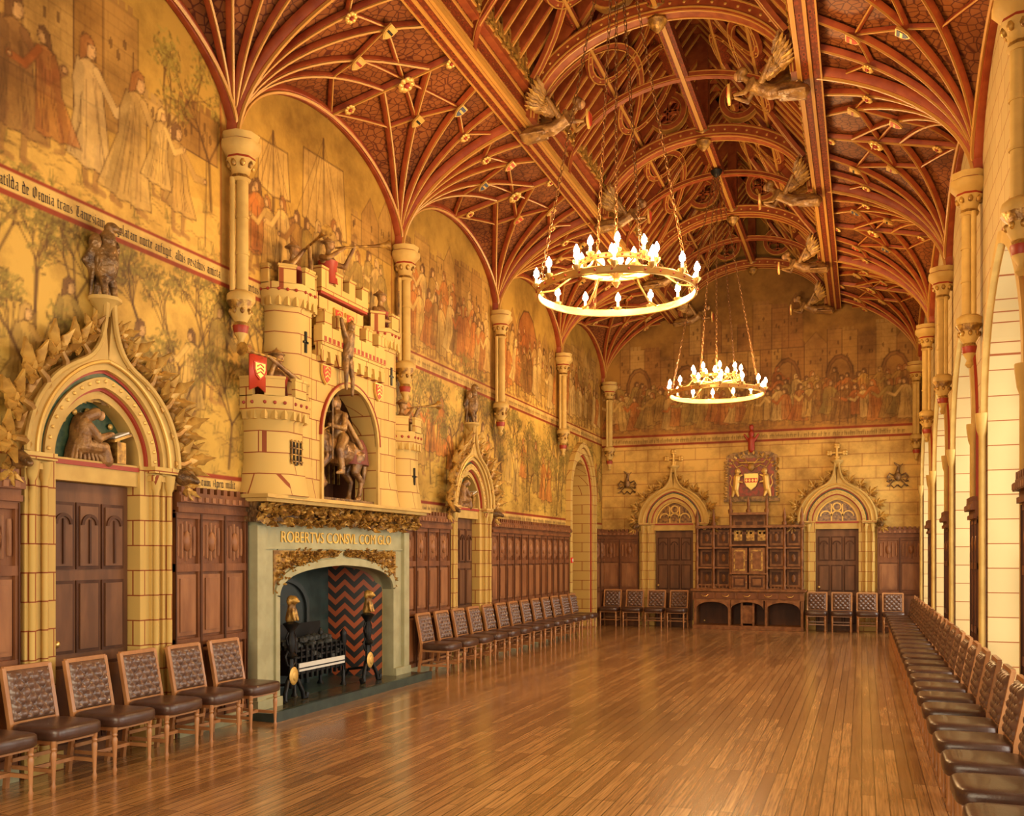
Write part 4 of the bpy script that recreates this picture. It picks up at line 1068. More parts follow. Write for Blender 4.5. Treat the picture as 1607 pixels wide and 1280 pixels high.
for k in range(110):
    x = -1.95 + 3.9 * k / 109
    for j in range(2): petal(mb, (x, -.24 - .05 * j, 2.22 + .12 * j + random.uniform(-.02, .02)), (random.uniform(-.8, .8), -.4, random.uniform(-.4, 1)), (0, -1, random.uniform(-.5, .5)), .13, .035, random.uniform(1, 2.0))
for k in range(14): mb.ell((-1.85 + 3.7 * k / 13, -.32, 2.33), (.06, .06, .05), n=8)
mb.obj('carved_frieze', [gold], F)
text('inscription', 'ROBERTVS CONSVL COM GLO', .19, F, (0, -.162, 1.98), gilt_letter, .005, 1.04, off=-.001)
mb = MB(); mb.box(-1.95, 1.95, -.50, 0, 0, .09, 0); mb.box(-HW, HW, 0, .75, 0, .09, 0); mb.box(-1.88, 1.88, -.42, -.02, .085, .094, 1); mb.box(-1.97, 1.97, -.52, -.46, 0, .11, 0); mb.obj('hearth', [slate, M('hearth_tiles', (.02, .03, .028), .2, col2=(.09, .075, .04), scale=12, detail=0)], F)
mb = MB(); mb.add([(HW, .0, 0), (HW - .25, .75, 0), (HW - .25, .75, 1.95), (HW, 0, 1.95)], [(0, 1, 2, 3)], 0); mb.add([(-HW, 0, 0), (-HW + .25, .75, 0), (-HW + .25, .75, 1.95), (-HW, 0, 1.95)], [(3, 2, 1, 0)], 0)
mb.add([(-HW + .25, .75, 0), (HW - .25, .75, 0), (HW - .25, .75, 1.95), (-HW + .25, .75, 1.95)], [(0, 1, 2, 3)], 1); mb.box(-HW - .1, HW + .1, 0, .8, 1.9, 1.95, 1)
mb.obj('firebox_lining', [zig_m, slate], F)
mb = MB(); mb.box(-.8, .4, .62, .70, .09, 1.1, 0); mb.prism(arc(-.2, 1.1, .6, 0, pi, 16, .45), .62, .70, 0); mb.band(arc(-.2, 1.1, .6, 0, pi, 16, .45), arc(-.2, 1.1, .53, 0, pi, 16, .38), .58, .63, 0)
mb.box(-.8, -.73, .58, .63, .09, 1.1, 0); mb.box(.33, .4, .58, .63, .09, 1.1, 0); mb.prism([(x * 2.2 - .2, z * 2.2 + .95) for x, z in shield_P], .6, .63, 0)
mb.obj('fireback', [M('cast_iron_fireback', (.04, .05, .045), .45, .3)], F)
G = empty('fire_grate', (XL, FY - .2, .09), LROT, 'black iron basket grate heaped with coal', 'fire grate')
mb = MB()
for z in (.3, .38, .46, .54): mb.box(-.58, .58, .02, .05, z, z + .025, 0)
for x in np.linspace(-.58, .58, 11): mb.box(x - .012, x + .012, .01, .05, .2, .60, 0)
mb.box(-.58, .58, .02, .42, .26, .29, 0); mb.box(-.60, -.58, .02, .42, .25, .56, 0); mb.box(.58, .60, .02, .42, .25, .56, 0); mb.box(-.58, .58, .40, .42, .25, .85, 0)
for x in (-.58, .58):
    for y in (.04, .4): mb.lathe([(.05, 0), (.025, .05), (.022, .5), (.045, .58), (.04, .66), (.05, .7), (.005, .76)], (x, y), 8, 0)
mb.obj('basket', [black], G)
mb = MB(); mb.box(-.54, .54, -.005, .01, .30, .40, 0); mb.box(-.54, .54, -.01, -.005, .33, .345, 1); mb.obj('front_plate', [white, black], G)
mb = MB()
for k in range(90): mb.ell((random.uniform(-.5, .5), random.uniform(.06, .38), .42 + random.uniform(0, .26)), (random.uniform(.05, .08), random.uniform(.05, .07), .05), n=6)
o = mb.obj('coal', [coal], G); o['kind'] = 'stuff'
def andiron(y):
    A = empty('andiron', (XL + .14, y, .094), LROT, 'tall black iron andiron with gilded lion finial and brass disc', 'andiron', 'pair of andirons in the hearth')
    mb = MB()
    for s_ in (-1, 1): mb.tube([(0, 0, .26), (s_ * .10, -.02, .24), (s_ * .18, -.04, .10), (s_ * .19, -.05, .02), (s_ * .25, -.05, .02), (s_ * .27, -.05, .07)], .028, 8)
    mb.tube([(0, 0, .2), (0, .3, .16), (0, .4, .0)], .02, 6)
    mb.lathe([(.03, .15), (.06, .25), (.035, .3), (.032, .5), (.085, .54), (.035, .58), (.065, .7), (.035, .82), (.07, .88), (.10, .92), (.03, .95)], n=12)
    for s_ in (-1, 1):
        mb.tube([(0, 0, .40), (s_ * .08, 0, .44), (s_ * .11, 0, .53), (s_ * .07, 0, .60), (s_ * .04, 0, .55)], .013, 6); mb.tube([(0, 0, .64), (s_ * .07, 0, .68), (s_ * .10, 0, .76), (s_ * .06, 0, .82)], .012, 6)
    mb.obj('stand', [black], A)
    mb = MB(); mb.ell((0, -.04, .3), (.09, .02, .11), n=14); mb.ell((0, -.055, .3), (.05, .015, .06), n=10); mb.obj('disc', [goldb], A)
    mb = MB(); mb.cap((0, .02, .97), (0, -.01, 1.12), .055, .05); mb.ell((0, -.04, 1.2), (.05, .06, .055)); mb.ell((0, -.0, 1.19), (.07, .05, .07)); mb.cap((.03, -.04, 1.08), (.03, -.07, .97), .022); mb.cap((-.03, -.04, 1.08), (-.03, -.07, .97), .022); mb.ell((0, -.1, 1.185), (.022, .025, .02), n=8)
    mb.blob('lion_finial', gold, A, .012); return A
andiron(FY - 1.12); andiron(FY + .72)

# ------------------------------------------------------------------ castle overmantel
K = empty('castle_overmantel', (XL, FY, 2.5), LROT, 'cream stone carved castle chimneypiece with towers and arched gateway', 'chimneypiece')
def merlons(mb, x0, x1, y0, y1, z, n, h=.16, mi=0):
    w = (x1 - x0) / (2 * n - 1)
    for k in range(n): mb.box(x0 + 2 * k * w, x0 + (2 * k + 1) * w, y0, y1, z, z + h, mi)
def tower(name, cx, cy, r, zt, base=0):
    mb = MB(); r8 = pi / 8
    prof = [(r * 1.16, base), (r * 1.1, base + .12), (r * .98, base + .4), (r * .98, zt - .42), (r * 1.05, zt - .38), (r * 1.13, zt - .32), (r * 1.18, zt - .3), (r * 1.18, zt - .14), (r * .9, zt - .14), (r * .9, zt - .3)]
    mb.lathe(prof, (cx, cy), 8, 0, False, r8, [0, 0, 0, 0, 0, 0, 0, 0, 0])
    R = r * 1.18; ap = R * math.cos(pi / 8)
    for k in range(8):
        a = 2 * pi * k / 8
        t = Vector((-math.sin(a), math.cos(a), 0)); o_ = Vector((math.cos(a), math.sin(a), 0)); side = R * 2 * math.sin(pi / 8)
        c0 = Vector((cx, cy, 0)) + o_ * (ap - r * .06)
        p = c0 + Vector((0, 0, zt - .05)); hw = side * .30
        mb.beam(p - t * hw, p + t * hw, r * .12, .20, (0, 0, 1), 0)
        p = c0 + Vector((0, 0, zt + .06)); mb.beam(p - t * hw * 1.08, p + t * hw * 1.08, r * .17, .028, (0, 0, 1), 0)
        for j in (-.3, 0, .3):
            p = Vector((cx, cy, zt - .36)) + o_ * (r * 1.02) + t * side * j
            mb.box(p.x - .025, p.x + .025, p.y - .025, p.y + .025, p.z - .04, p.z + .06, 0)
            p = Vector((cx, cy, zt - .22)) + o_ * (ap + .002) + t * side * j; mb.ell(p, (.022, .022, .022), n=6, mi=1)
    yf = cy - r * math.cos(pi / 8)
    mb.box(cx - .018, cx + .018, yf - .012, yf + .01, zt - .9, zt - .65, 2); mb.box(cx - .05, cx + .05, yf - .012, yf + .01, zt - .79, zt - .765, 2)
    return mb.obj(name, [stone, red, black], K)
tower('turret', -1.47, -.06, .41, 1.25); tower('tower', -1.12, 0.0, .37, 2.62)
tower('tower', 1.03, 0.0, .37, 2.6); tower('turret', 1.64, -.06, .36, 1.25)
mb = MB(); NC = -.05; hw = NHW; sp = NSP - 2.5
A = [(NC + x, z) for x, z in arc(0, sp, hw, pi, 0, 24)]
mb.band([(x, 1.75) for x, z in A], A, -.32, .0, 0)
mb.box(-.95, NC - hw, -.32, 0, 0, 1.75); mb.box(NC + hw, .85, -.32, 0, 0, 1.75)
mb.band([(NC + x, z) for x, z in arc(0, sp, hw + .05, pi, 0, 24)], A, -.35, -.3, 1)
for s_ in (-1, 1): mb.box(min(NC + s_ * (hw + .001), NC + s_ * (hw + .05)), max(NC + s_ * (hw + .001), NC + s_ * (hw + .05)), -.35, -.3, 0, sp, 1)
mb.band([(NC + x, z) for x, z in arc(0, sp, hw + .065, pi, 0, 24)], [(NC + x, z) for x, z in arc(0, sp, hw + .05, pi, 0, 24)], -.36, -.3, 2)
mb.obj('gate_wall', [stone, stone_p, red], K)
mb = MB()
mb.box(-.85, .75, -.36, 0, 1.75, 1.82, 0); mb.box(-.85, .75, -.40, -.28, 1.88, 2.12, 0); mb.box(-.85, .75, -.38, -.3, 1.82, 1.88, 0)
for k in range(9): mb.prism([(-.82 + k * .185, 1.68), (-.74 + k * .185, 1.68), (-.72 + k * .185, 1.82), (-.84 + k * .185, 1.82)], -.39, -.3, 0)
merlons(mb, -.8, .72, -.40, -.28, 2.12, 5, .17); merlons(mb, -.81, .73, -.41, -.27, 2.29, 5, .025, 0)
for k in range(16): mb.box(-.8 + k * .1, -.75 + k * .1, -.405, -.39, 1.93, 1.99, 1)
mb.obj('parapet', [stone, red], K)
mb = MB()
mb.box(-.6, .48, -.2, 0, 1.75, 2.55, 0); mb.box(-.64, .52, -.25, 0, 2.57, 2.60, 1); mb.box(-.64, .52, -.26, 0, 2.60, 2.72, 0); merlons(mb, -.64, .52, -.26, -.14, 2.72, 4, .17); merlons(mb, -.65, .53, -.27, -.13, 2.89, 4, .02, 0)
mb.obj('keep', [stone, red], K)
mb = MB(); mb.box(NC - hw - .05, NC + hw + .05, .35, .4, -.05, 1.6, 0); mb.box(NC - hw - .05, NC - hw, .001, .4, 0, sp, 0); mb.box(NC + hw, NC + hw + .05, .001, .4, 0, sp, 0); mb.box(NC - hw, NC + hw, -.3, .4, -.02, .02, 1)
mb.band(arc(NC, sp, hw + .04, pi, 0, 20), arc(NC, sp, hw, pi, 0, 20), 0.001, .4, 0); mb.obj('niche_lining', [wood_d2, stone_p], K)
mb = MB()
for k in range(11): x = NC - hw + .04 + k * .13; mb.box(x - .015, x + .015, .24, .27, .3, 1.45, 0)
for z in np.arange(.75, 1.45, .13): mb.box(NC - hw, NC + hw, .23, .26, z - .012, z + .012, 0)
mb.obj('portcullis', [gold], K)
mb = MB(); X0 = -1.47; Y0 = -.06 - .40 * math.cos(pi / 8) - .008
mb.box(X0 - .1, X0 + .1, Y0 - .01, Y0 + .02, .38, .62, 0)
for k in range(4): mb.box(X0 - .1 + k * .066 - .008, X0 - .1 + k * .066 + .008, Y0 - .025, Y0 - .01, .36, .64, 1); mb.box(X0 - .12, X0 + .12, Y0 - .025, Y0 - .01, .39 + k * .075, .402 + k * .075, 1)
mb.obj('grille_window', [black, gold], K)
def wshield(x, y, z, s, par, c1=None, c2=None):
    mb = MB(); mb.prism([(a * s, b * s) for a, b in shield_P], -.03, 0, 0); mb.prism([(a * s * .84, b * s * .84) for a, b in shield_P], -.037, -.029, 1)
    for k in (.045, 0, -.045):
        mb.prism([(-.05 * s, (k - .012) * s), (0, (k + .018) * s), (.05 * s, (k - .012) * s), (.05 * s, (k + .004) * s), (0, (k + .034) * s), (-.05 * s, (k + .004) * s)], -.043, -.036, 0)
    return mb.obj('shield', [c2 or goldb, c1 or redb], par, loc=(x, y, z))
wshield(-.18, -.2, 2.36, 1.15, K); wshield(.1, -.2, 2.36, 1.15, K); wshield(-.68, -.33, 1.55, 1.1, K); wshield(.64, -.33, 1.55, 1.1, K)
def guard(loc, rz, label, trumpet=None, banner=False, vox=.011, s=1.0):
    g = empty('guard_statue', loc, rz, label, 'statue', 'carved castle guards')
    mb = MB(); mb.cap((0, .02, 0), (0, 0, .28), .10, .11); mb.ell((0, 0, .3), (.14, .08, .08)); mb.cap((0, 0, .36), (0, -.01, .44), .04, .036)
    mb.ell((0, -.02, .5), (.052, .058, .072)); mb.ell((0, .0, .545), (.066, .066, .045)); mb.cap((0, 0, .57), (0, 0, .61), .025, .010)
    mb.lathe([(.095, .53), (.095, .542)], (0, 0), 12)
    if trumpet:
        t = Vector(trumpet).normalized()
        for s_ in (-1, 1): mb.cap((s_ * .14, 0, .32), (s_ * .19, -.12, .28), .038, .032); mb.cap((s_ * .19, -.12, .28), tuple(Vector((0, -.1, .46)) + t * (.12 + .12 * (s_ > 0))), .03, .022)
    else:
        mb.cap((-.14, 0, .32), (-.19, -.1, .15), .038, .034); mb.cap((-.19, -.1, .15), (-.1, -.2, .14), .03, .024); mb.cap((.14, 0, .32), (.21, -.1, .2), .038, .034); mb.cap((.21, -.1, .2), (.2, -.18, .3), .03, .024)
    mb.blob('body', bronze2, g, vox, smooth=1)
    mb = MB(); mb.ell((0, -.045, .485), (.044, .045, .053)); mb.ell((0, -.092, .485), (.011, .014, .014), n=6); mb.obj('face', [flesh], g)
    mb = MB(); mb.lathe([(.125, .02), (.12, .06), (.108, .22), (.122, .30)], (0, 0), 14); mb.obj('tabard', [red], g)
    if trumpet:
        mb = MB(); a = Vector((0, -.1, .46)); mb.tube([a, a + t * .5, a + t * .62, a + t * .68], [.012, .018, .036, .07], 10); mb.obj('trumpet', [gold], g)
        if banner:
            mb = MB(); p = a + t * .28; q_ = a + t * .56; dn_ = Vector((0, 0, -.38))
            mb.add([p, q_, q_ + dn_, (p + q_) / 2 + dn_ * .85, p + dn_], [(0, 1, 2, 3, 4)], 0); o = mb.obj('banner', [redb], g)
            so = o.modifiers.new('s', 'SOLIDIFY'); so.thickness = .012
            wshield((p.x + q_.x) / 2, p.y - .03, p.z - .17, .8, g, goldb, redb)
    else:
        mb = MB(); mb.cap((.2, -.18, .0), (.2, -.18, .62), .012); mb.obj('spear', [bronze], g)
    g.scale = (s, s, s); return g
def KW(x, y, z): return (XL - y, FY + x, 2.5 + z)
guard(KW(-1.50, -.20, 1.04), LROT - .25, 'painted carved trumpeter leaning from castle turret with red banner', (-1, -.25, -.02), True, s=1.1)
guard(KW(-1.12, -.16, 2.42), LROT, 'painted carved trumpeter on tall castle tower', (-.5, -.8, .1), s=1.05)
guard(KW(-.3, -.14, 2.74), LROT, 'painted carved trumpeter behind castle keep battlements', (.6, -.7, .15), s=1.05)
guard(KW(1.03, -.16, 2.42), LROT, 'painted carved soldier standing on castle tower', None, s=1.05)
guard(KW(1.64, -.18, 1.02), LROT + .2, 'painted carved trumpeter on lower castle turret', (.9, -.5, .2))
g = empty('climbing_statue', KW(-.3, -.42, 1.5), LROT, 'dark carved figure hanging over castle parapet', 'statue')
mb = MB(); mb.cap((0, 0, .35), (0, -.04, .6), .08, .07); mb.ell((0, -.06, .71), (.05, .055, .062)); mb.cap((-.07, -.02, .58), (-.14, .0, .78), .032, .024); mb.cap((.07, -.02, .58), (.12, .0, .8), .032, .024)
mb.cap((-.04, 0, .33), (-.07, -.03, .12), .046, .036); mb.cap((.04, 0, .33), (.07, -.04, .05), .046, .033); mb.cap((-.07, -.03, .12), (-.04, -.01, -.08), .032, .024); mb.cap((.07, -.04, .05), (.09, -.02, -.14), .030, .022)
mb.blob('body', bronze, g, .012)
g = empty('mounted_knight_statue', KW(NC + .06, -.10, .02), LROT, 'dark carved armoured knight riding horse inside castle gate', 'statue')
def horse(mb):
    mb.ell((0, 0, .62), (.32, .17, .18)); mb.ell((-.22, 0, .66), (.15, .16, .18)); mb.ell((.24, 0, .66), (.16, .17, .17))
    mb.cap((-.28, 0, .72), (-.42, -.02, .95), .13, .085); mb.cap((-.42, -.02, .98), (-.58, -.06, .78), .078, .046); mb.ell((-.45, -.02, .98), (.085, .065, .085))
    for s_ in (-1, 1): mb.cap((-.42, s_ * .035 - .02, 1.04), (-.42, s_ * .04 - .02, 1.12), .024, .008)
    for s_ in (-1, 1):
        f = .12 if s_ < 0 else 0
        mb.cap((-.24, s_ * .09, .55), (-.26 - f, s_ * .09, .32 + f * .6), .07, .045); mb.cap((-.26 - f, s_ * .09, .32 + f * .6), (-.24 - f * .5, s_ * .09, .06 + f * 1.3), .04, .03); mb.cap((-.24 - f * .5, s_ * .09, .06 + f * 1.3), (-.28 - f * .5, s_ * .09, .03 + f * 1.3), .042, .042)
        mb.cap((.26, s_ * .10, .58), (.2, s_ * .10, .38), .095, .06); mb.cap((.2, s_ * .10, .38), (.31, s_ * .10, .27), .05, .04); mb.cap((.31, s_ * .10, .27), (.27, s_ * .10, .06), .035, .03); mb.cap((.27, s_ * .10, .06), (.23, s_ * .10, .03), .042, .042)
    mb.cap((.38, 0, .68), (.46, 0, .5), .045, .055); mb.cap((.46, 0, .5), (.44, 0, .25), .055, .02)
    for k in range(6): mb.ell((-.27 - .03 * k, 0, .86 + .04 * k), (.035, .08, .035), n=6)
Rz = Matrix.Rotation(math.radians(-10), 4, 'Z')
def rotmb(mb):
    mb.v = [tuple(Rz @ Vector(v)) for v in mb.v]; return mb
knight_m = M('carved_walnut', (.10, .045, .015), .33, .3, col2=(.28, .14, .04), scale=8, bump=.5, bscale=30)
mb = MB(); horse(mb); rotmb(mb).blob('horse', knight_m, g, .012)
mb = MB(); mb.cap((0, 0, .78), (-.02, 0, 1.02), .095, .11); mb.ell((-.02, 0, 1.06), (.09, .15, .07)); mb.cap((-.02, 0, 1.1), (-.02, 0, 1.16), .045); mb.ell((-.03, 0, 1.21), (.07, .065, .08)); mb.cap((-.02, 0, 1.27), (-.01, 0, 1.33), .04, .012)
for s_ in (-1, 1):
    mb.cap((0, s_ * .1, .78), (-.14, s_ * .19, .62), .075, .055); mb.cap((-.14, s_ * .19, .62), (-.1, s_ * .19, .38), .05, .035); mb.cap((-.1, s_ * .19, .36), (-.19, s_ * .19, .34), .035, .02)
    mb.cap((-.02, s_ * .15, 1.05), (-.08, s_ * .2, .88), .045, .038); mb.cap((-.08, s_ * .2, .88), (-.22, s_ * (.08 if s_ < 0 else .18), .92), .035, .028)
for k in range(6): mb.cap((.04, -.12 + .048 * k, 1.0), (.24, -.18 + .07 * k, .68), .03, .03)
rotmb(mb).blob('rider', bronze2, g, .010, smooth=1)
mb = MB(); mb.ell((-.07, -.01, 1.205), (.04, .045, .05)); rotmb(mb).obj('face', [flesh], g)
mb = MB(); mb.cap((-.26, -.19, .5), (-.26, -.19, 1.38), .012); rotmb(mb).obj('lance', [bronze], g)
mb = MB(); mb.box(-.58, .5, -.20, .25, -.02, .03, 0); mb.obj('plinth', [bronze], g)
mb = MB(); mb.lathe([(.20, .48), (.19, .56), (.17, .70), (.12, .80)], (.28, 0), 14); mb.v = [(x, y * .95, z) for x, y, z in mb.v]; rotmb(mb).obj('caparison', [M('dark_red_cloth', (.14, .02, .01), .6)], g)
mb = MB(); mb.tube([(-.57, -.09, .82), (-.36, -.14, .84), (-.2, -.10, .92)], .01, 6, 0); mb.tube([(-.57, .02, .82), (-.36, .12, .84), (-.2, .1, .92)], .01, 6, 0); rotmb(mb).obj('bridle', [gold], g)
g.scale = (1.22, .95, 1.06)

t = empty('wall_inscription', (XL, 0, 0), LROT, 'black gothic lettering on cream painted bands across the mural', 'inscription')
gothic('lettering', 'Matilda de Oxonia trans Tamesiam congelatam nocte aufugit, albis vestibus amicta', 5.52, 8.36, 4.82, .066, t)
gothic('lettering', 'Robertus Consul Comes', 8.74, 9.55, 4.82, .066, t)
gothic('lettering', 'Imperatrix cum Apro milit', 7.62, 8.62, 2.56, .055, t)

# ------------------------------------------------------------------ crest & emblems
crest_g = M('crest_ground', (.30, .028, .010), .5, col2=(.12, .03, .01), scale=10)
c = empty('coat_of_arms', (-2.6, YE, 3.25), 0, 'large painted coat of arms with gold supporters and crest', 'coat of arms')
mb = MB(); mb.box(-.62, .62, -.08, -.001, 0, 1.1, 0); mb.box(-.55, .55, -.1, -.08, .07, 1.03, 1); mb.box(-.68, .68, -.12, -.001, -.06, .02, 0); mb.prism([(-.62, 1.1), (.62, 1.1), (.45, 1.18), (.2, 1.2), (0, 1.28), (-.2, 1.2), (-.45, 1.18)], -.08, -.001, 0)
mb.obj('back_board', [bronze, crest_g], c)
mb = MB(); P = [(x * 2.1, z * 2.1 + .45) for x, z in shield_P]; mb.prism(P, -.15, -.1, 0); mb.prism([(x * 1.85, z * 1.85 + .45) for x, z in shield_P], -.16, -.149, 1)
mb.box(-.155, .155, -.166, -.159, .41, .52, 3)
for k in range(4): mb.prism([(-.115 + .077 * k - .03, .465), (-.115 + .077 * k, .51), (-.115 + .077 * k + .03, .465), (-.115 + .077 * k, .42)], -.172, -.165, 2)
mb.obj('shield', [bronze, goldb, goldb, redb], c)
for s_ in (-1, 1):
    mb = MB(); x = s_ * .38
    mb.cap((x, -.14, .25), (x - s_ * .03, -.15, .55), .08, .09); mb.ell((x - s_ * .05, -.18, .7), (.075, .075, .08)); mb.ell((x - s_ * .1, -.2, .68), (.04, .035, .035))
    mb.cap((x - s_ * .04, -.17, .55), (x - s_ * .16, -.2, .6), .035, .025); mb.cap((x - s_ * .04, -.17, .45), (x - s_ * .16, -.2, .42), .035, .025)
    mb.cap((x, -.14, .25), (x - s_ * .06, -.16, .08), .06, .035); mb.cap((x + s_ * .04, -.14, .25), (x + s_ * .08, -.14, .07), .06, .035); mb.tube([(x + s_ * .07, -.13, .25), (x + s_ * .14, -.13, .4), (x + s_ * .1, -.13, .55), (x + s_ * .15, -.13, .62)], .018, 6)
    mb.blob('supporter_lion', goldb, c, .012)
mb = MB(); mb.ell((0, -.14, .80), (.09, .08, .1)); mb.cap((-.3, -.12, .92), (.3, -.12, .92), .025)
for s_ in (-1, 1):
    mb.tube([(s_ * .08, -.13, .78), (s_ * .22, -.13, .86), (s_ * .36, -.13, .80), (s_ * .45, -.13, .92), (s_ * .38, -.13, 1.0), (s_ * .30, -.13, .94)], .022, 6)
    mb.tube([(s_ * .06, -.13, .88), (s_ * .16, -.13, 1.0), (s_ * .28, -.13, 1.04), (s_ * .22, -.13, 1.12)], .02, 6)
    for k in range(14): petal(mb, (s_ * .59, -.09, .08 + .07 * k), (s_ * 1, -.2, random.uniform(-.6, .8)), (0, -1, 0), .10, .026, 1.4)
for k in range(14):
    a = pi * (k + .5) / 14; petal(mb, (.5 * math.cos(a), -.11, .78 + .34 * math.sin(a)), (math.cos(a), -.2, math.sin(a)), (0, -1, 0), .11, .026, 1.3)
mb.obj('mantling', [leaf_m], c)
mb = MB(); mb.cap((0, -.1, 1.25), (0, -.12, 1.5), .09, .08); mb.ell((0, -.13, 1.64), (.075, .075, .09)); mb.cap((-.08, -.1, 1.48), (-.17, -.12, 1.62), .035, .03); mb.cap((.08, -.1, 1.48), (.17, -.12, 1.62), .035, .03); mb.cap((0, -.1, 1.7), (0, -.1, 1.82), .04, .06)
mb.blob('crest_figure', red, c, .016)
for x in (-5.80, .80):
    e = empty('heraldic_helm_emblem', (x, YE, 3.62), 0, 'carved helm with curling gilded mantling on stone wall', 'emblem', 'helm emblems on the end wall')
    mb = MB(); mb.ell((0, -.08, .1), (.09, .08, .12)); mb.cap((0, -.08, .2), (.03, -.08, .34), .05, .035); mb.cap((.03, -.08, .34), (-.07, -.10, .42), .035, .02); mb.cap((.0, -.08, .3), (.12, -.08, .40), .025, .012); mb.blob('helm', bronze, e, .012)
    mb = MB()
    for s_ in (-1, 1):
        mb.tube([(s_ * .07, -.05, .12), (s_ * .18, -.05, .18), (s_ * .24, -.05, .08), (s_ * .18, -.05, -.02), (s_ * .12, -.05, .03)], .02, 6)
        mb.tube([(s_ * .07, -.05, .02), (s_ * .16, -.05, -.08), (s_ * .08, -.05, -.17), (0, -.05, -.1)], .02, 6)
        for k in range(3): petal(mb, (s_ * .16, -.05, .08 - .09 * k), (s_ * 1, -.2, .4 - .4 * k), (0, -1, 0), .09, .025, 1.3)
    mb.obj('mantling', [bronze], e)

# ------------------------------------------------------------------ sideboard
B = empty('sideboard', (-2.64, YE - .1, 0), 0, 'tall carved oak buffet sideboard with shelves and gilded panels', 'sideboard')
mb = MB(); mb.box(-1.33, 1.33, -.62, 0, 0, .1, 0); mb.box(-1.33, 1.33, -.05, 0, .1, .95, 1)
for x in (-1.3, -.46, .42, 1.26): mb.box(x, x + .06, -.59, -.03, .1, .72, 0)
for x in (-.16, .12): mb.box(x, x + .05, -.55, -.03, .1, .72, 0)
for k in range(3):
    xc = (-.85, 0, .85)[k]; ww = .39
    P = arc(xc, .5, ww, pi, 0, 14, .18); mb.band([(x, .73) for x, z in P], P, -.605, -.55, 0)
mb.box(-1.33, 1.33, -.6, 0, .72, .94, 0); mb.box(-.14, .14, -.5, -.46, .15, .6, 0)
mb.obj('base_cabinet', [buffet_m, wood_d2], B, .004)
mb = MB(); mb.box(-1.38, 1.38, -.66, 0, .94, 1.0, 0); mb.obj('countertop', [buffet_m], B, .01)
for k in range(5):
    x = -1.26 + k * .51; dr = MB(); dr.box(x, x + .47, -.625, -.6, .76, .91, 0); d = dr.obj('drawer', [wood_d], B, .004)
    h = MB(); h.tube([(x + .15, -.63, .86), (x + .19, -.66, .82), (x + .28, -.66, .82), (x + .32, -.63, .86)], .01, 6); h.obj('handle', [brass], d)
mb = MB(); mb.box(-1.3, 1.3, -.04, 0, 1.0, 2.6, 1)
for z in (1.5, 2.0):
    mb.box(-1.3, -.42, -.3, 0, z, z + .04, 0); mb.box(.42, 1.3, -.3, 0, z, z + .04, 0)
mb.box(-1.32, 1.32, -.34, 0, 2.52, 2.58, 0); mb.box(-.45, .45, -.4, 0, 2.06, 2.11, 0); mb.box(-.45, .45, -.4, 0, 1.36, 1.4, 0); mb.box(-.42, .42, -.06, 0, 2.58, 2.9, 0); mb.box(-.46, .46, -.36, 0, 2.84, 2.9, 0)
for k in range(3): mb.band(arc(-.27 + .27 * k, 2.68, .11, 0, pi, 10), arc(-.27 + .27 * k, 2.68, .08, 0, pi, 10), -.085, -.06, 0); mb.box(-.27 + .27 * k - .08, -.27 + .27 * k + .08, -.07, -.06, 2.6, 2.68, 1)
for x in (-1.06, -.64, .65, 1.06):
    for z0, z1 in ((1.04, 1.48), (1.56, 1.98), (2.08, 2.48)):
        mb.box(x - .16, x + .16, -.055, -.04, z0, z1, 0); mb.box(x - .11, x + .11, -.065, -.055, z0 + .06, z1 - .06, 1); mb.ell((x, -.065, (z0 + z1) / 2), (.05, .02, .1), n=8, mi=0)
for s_ in (-1, 1):
    for k in range(9): mb.band(arc(s_ * (.5 + k * .09) + s_ * .04, 2.5, .045, pi, 0, 8), arc(s_ * (.5 + k * .09) + s_ * .04, 2.5, .03, pi, 0, 8), -.33, -.31, 0)
mb.obj('shelf_unit', [buffet_m, wood_d2], B)
for x in (-1.27, -.86, -.44, .44, .86, 1.27, 0):
    mb = MB()
    top = 2.56 if abs(x) > .5 else 2.88
    if x: mb.lathe([(.05, 1.0), (.035, 1.06), (.026, 1.1), (.042, 1.25), (.026, 1.45), (.042, 1.52), (.03, 1.6), (.042, 1.8), (.03, 1.98), (.042, 2.04), (.026, 2.2), (.036, top)], (x, -.28), 8)
    mb.lathe([(.05, top), (.065, top + .08), (.03, top + .13), (.045, top + .24), (.005, top + .46)], (x, -.28), 8)
    mb.obj('turned_post' if x else 'finial', [buffet_m], B)
for x0 in (-.4, .02):
    for z0 in (1.4, 1.0):
        z1 = z0 + (.62 if z0 > 1.3 else .34)
        d = MB(); d.box(x0, x0 + .38, -.37, -.04, z0, z1, 0); d.box(x0 + .05, x0 + .33, -.385, -.37, z0 + .05, z1 - .05, 1); d.box(x0 + .09, x0 + .29, -.395, -.38, z0 + .09, z1 - .09, 2); dd = d.obj('cupboard_door', [buffet_m, gold if z0 > 1.3 else wood_d2, buffet_m], B)
        k_ = MB(); k_.ell((x0 + (.35 if x0 < 0 else .03), -.39, (z0 + z1) / 2), .014, n=8); k_.obj('knob', [brass], dd)
for x0 in (-.28, .02, .3):
    mb = MB(); mb.box(x0 - .1, x0 + .1, -.07, -.04, 2.2, 2.46, 0); mb.obj('gilded_panel', [gold], B)
for a_, b_ in ((-1.28, -.5), (.5, 1.28)):
    mb = MB(); mb.box(a_, b_, -.28, -.26, 1.08, 1.11, 0); mb.box(a_, b_, -.28, -.26, 1.0, 1.02, 0)
    for k in range(9): x = a_ + (b_ - a_) * (k + .5) / 9; mb.box(x - .012, x + .012, -.278, -.262, 1.0, 1.1, 0)
    mb.obj('gallery_rail', [buffet_m], B)

